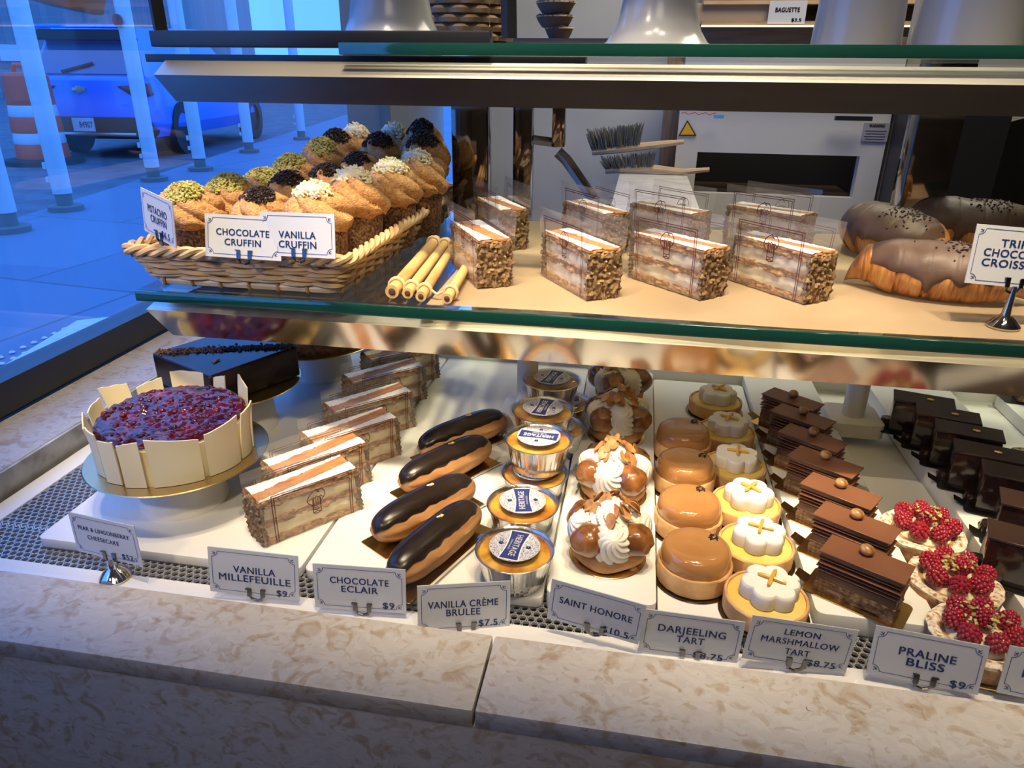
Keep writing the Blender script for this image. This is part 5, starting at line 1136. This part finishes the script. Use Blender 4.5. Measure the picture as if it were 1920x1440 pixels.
def lines_of(k):
    return {'pear': [('PEAR & LINGONBERRY', .5, .67, .78, .105), ('CHEESECAKE', .47, .46, .48, .105), ('$52', .80, .16, .17, .13)],
     'vm': [('VANILLA', .51, .57, .47, .15), ('MILLEFEUILLE', .51, .38, .80, .155), ('$9', .81, .13, .12, .135)],
     'ecl': [('CHOCOLATE', .5, .67, .64, .145), ('ECLAIR', .5, .48, .40, .145), ('$9', .81, .16, .13, .14)],
     'bru': [('VANILLA CRÈME', .49, .58, .76, .145), ('BRULEE', .49, .40, .37, .145), ('$7.5', .76, .14, .21, .14)],
     'sh': [('SAINT HONORE', .50, .56, .78, .16), ('$10.5', .74, .15, .28, .16)],
     'dar': [('DARJEELING', .5, .63, .68, .16), ('TART', .5, .42, .28, .15), ('$8.75', .70, .10, .30, .14)],
     'lem': [('LEMON', .5, .75, .34, .13), ('MARSHMALLOW', .5, .54, .74, .135), ('TART', .5, .32, .24, .13), ('$8.75', .75, .13, .27, .14)],
     'pra': [('PRALINE', .5, .60, .51, .16), ('BLISS', .5, .40, .34, .16), ('$9', .81, .13, .14, .15)],
     'm': [('M', .21, .50, .10, .16)],
     'pis': [('PISTACHIO', .5, .62, .60, .165), ('CRUFFIN', .52, .41, .50, .165), ('$6.5', .72, .17, .25, .14)],
     'cho': [('CHOCOLATE', .5, .60, .70, .155), ('CRUFFIN', .5, .37, .48, .155)], 'van': [('VANILLA', .5, .50, .50, .16), ('CRUFFIN', .5, .28, .51, .16)],
     'tri': [('TRIPLE', .5, .72, .42, .13), ('CHOCOLATE', .5, .55, .74, .13), ('CROISSANT', .5, .38, .74, .13)]}[k]
LAB = {'pear': 'white price card reading PEAR & LINGONBERRY CHEESECAKE $52 on a domed metal holder', 'vm': 'white price card reading VANILLA MILLEFEUILLE $9', 'ecl': 'white price card reading CHOCOLATE ECLAIR $9', 'bru': 'white price card reading VANILLA CRÈME BRULEE $7.5', 'sh': 'white price card reading SAINT HONORE $10.5', 'dar': 'white price card reading DARJEELING TART $8.75', 'lem': 'white price card reading LEMON MARSHMALLOW TART $8.75', 'pra': 'white price card reading PRALINE BLISS $9', 'm': 'white price card cut off by the view, only a letter M showing', 'pis': 'white price card reading PISTACHIO CRUFFIN $6.5 clipped to the basket', 'cho': 'white price card reading CHOCOLATE CRUFFIN, partly covered by the vanilla card', 'van': 'white price card reading VANILLA CRUFFIN clipped to the basket front', 'tri': 'white price card for the triple chocolate croissants on a chrome holder'}
def card(k):
    x, y, z, ya, ti, ro, w_, h_ = CARDS[k]
    if k in ('pis', 'cho', 'van', 'tri'): pass
    t = thing('price_card', LAB[k], 'price card', (x, y, z), 0, 'price cards'); t.rotation_mode = 'XYZ'
    cy, sy = math.cos(ya), math.sin(ya); X = Vector((cy, sy, 0)); Nn = Vector((sy, -cy, 0)); U = Vector((0, 0, math.cos(ti)))-Nn*math.sin(ti)
    X2 = X*math.cos(ro)+U*math.sin(ro); U2 = -X*math.sin(ro)+U*math.cos(ro); Y2 = U2.cross(X2)
    mt = Matrix((X2, Y2, U2)).transposed(); t.rotation_euler = mt.to_euler('XYZ')
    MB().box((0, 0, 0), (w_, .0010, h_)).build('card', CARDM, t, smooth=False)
    q = MB(); m = .0038; r = .0062; a, b_ = w_/2-m, h_/2-m; yy = -.0008; lw = .00055
    P = [(-a, -b_+r), (-a, b_-r)]+[(-a+r*math.sin(R_(g))*1, b_-r*math.cos(R_(g))) for g in range(0, 91, 15)][0:0]
    for sx in (-1, 1):
        for sz in (-1, 1):
            cx, cz = sx*a, sz*b_
            q.ribbon([(cx-sx*r*math.cos(R_(g)), yy, cz-sz*r*math.sin(R_(g))) for g in range(0, 91, 10)], lw, (0, 1, 0))
            q.ribbon([(cx-sx*.0012, yy, cz-sz*.0012), (cx-sx*.0028, yy, cz-sz*.0020), (cx-sx*.0036, yy, cz-sz*.0036)], .0007, (0, 1, 0))
            q.ribbon([(cx-sx*.0010, yy, cz-sz*.0034), (cx-sx*.0018, yy, cz-sz*.0040), (cx-sx*.0026, yy, cz-sz*.0030)], .0005, (0, 1, 0)); q.ribbon([(cx-sx*.0034, yy, cz-sz*.0010), (cx-sx*.0040, yy, cz-sz*.0018), (cx-sx*.0030, yy, cz-sz*.0026)], .0005, (0, 1, 0))
    for s in (-1, 1):
        q.ribbon([(-a+r, yy, s*b_), (a-r, yy, s*b_)], lw, (0, 1, 0)); q.ribbon([(s*a, yy, -b_+r), (s*a, yy, b_-r)], lw, (0, 1, 0))
    q.build('border', BLUE, t, smooth=False, weld=False)
    q = MB()
    for txt, u, v, tw, th in lines_of(k):
        text_mb(q, txt, (u-.5)*w_, (v-.5)*h_, tw*w_, th*h_, -.0009, .022)
    q.build('lettering', BLUE, t, smooth=False, weld=False)
    # wire clip holder
    q = MB()
    for s in (-1, 1):
        cx = s*.0068+.002; q.box((cx, -.0016, -h_/2+.004), (.0042, .0012, .009)); q.box((cx+s*.001, -.0022, -h_/2+.0088), (.005, .0022, .0012)); q.tube([(cx, -.001, -h_/2), (cx*.8, .001, -h_/2-.004), (.002, .001, -h_/2-.006)], .0014, 6)
    q.build('clip', SILV, t)
    if k in ('pear', 'tri'):
        zf = (0.0005 if k == 'pear' else MIDZ+.001); base = MB().lathe([(.0155, 0), (.016, .002), (.0145, .004), (.010, .009), (.005, .013), (.004, .020), (.0025, .024 if k == 'pear' else .044), (0, .024 if k == 'pear' else .044)], 32)
        o = base.build('holder_base', CHROME, t); inv = mt.to_4x4(); inv.translation = Vector((x, y, z)); o.matrix_local = inv.inverted() @ Matrix.Translation((x+.002 if k == 'tri' else x+.006, y-.006, zf))
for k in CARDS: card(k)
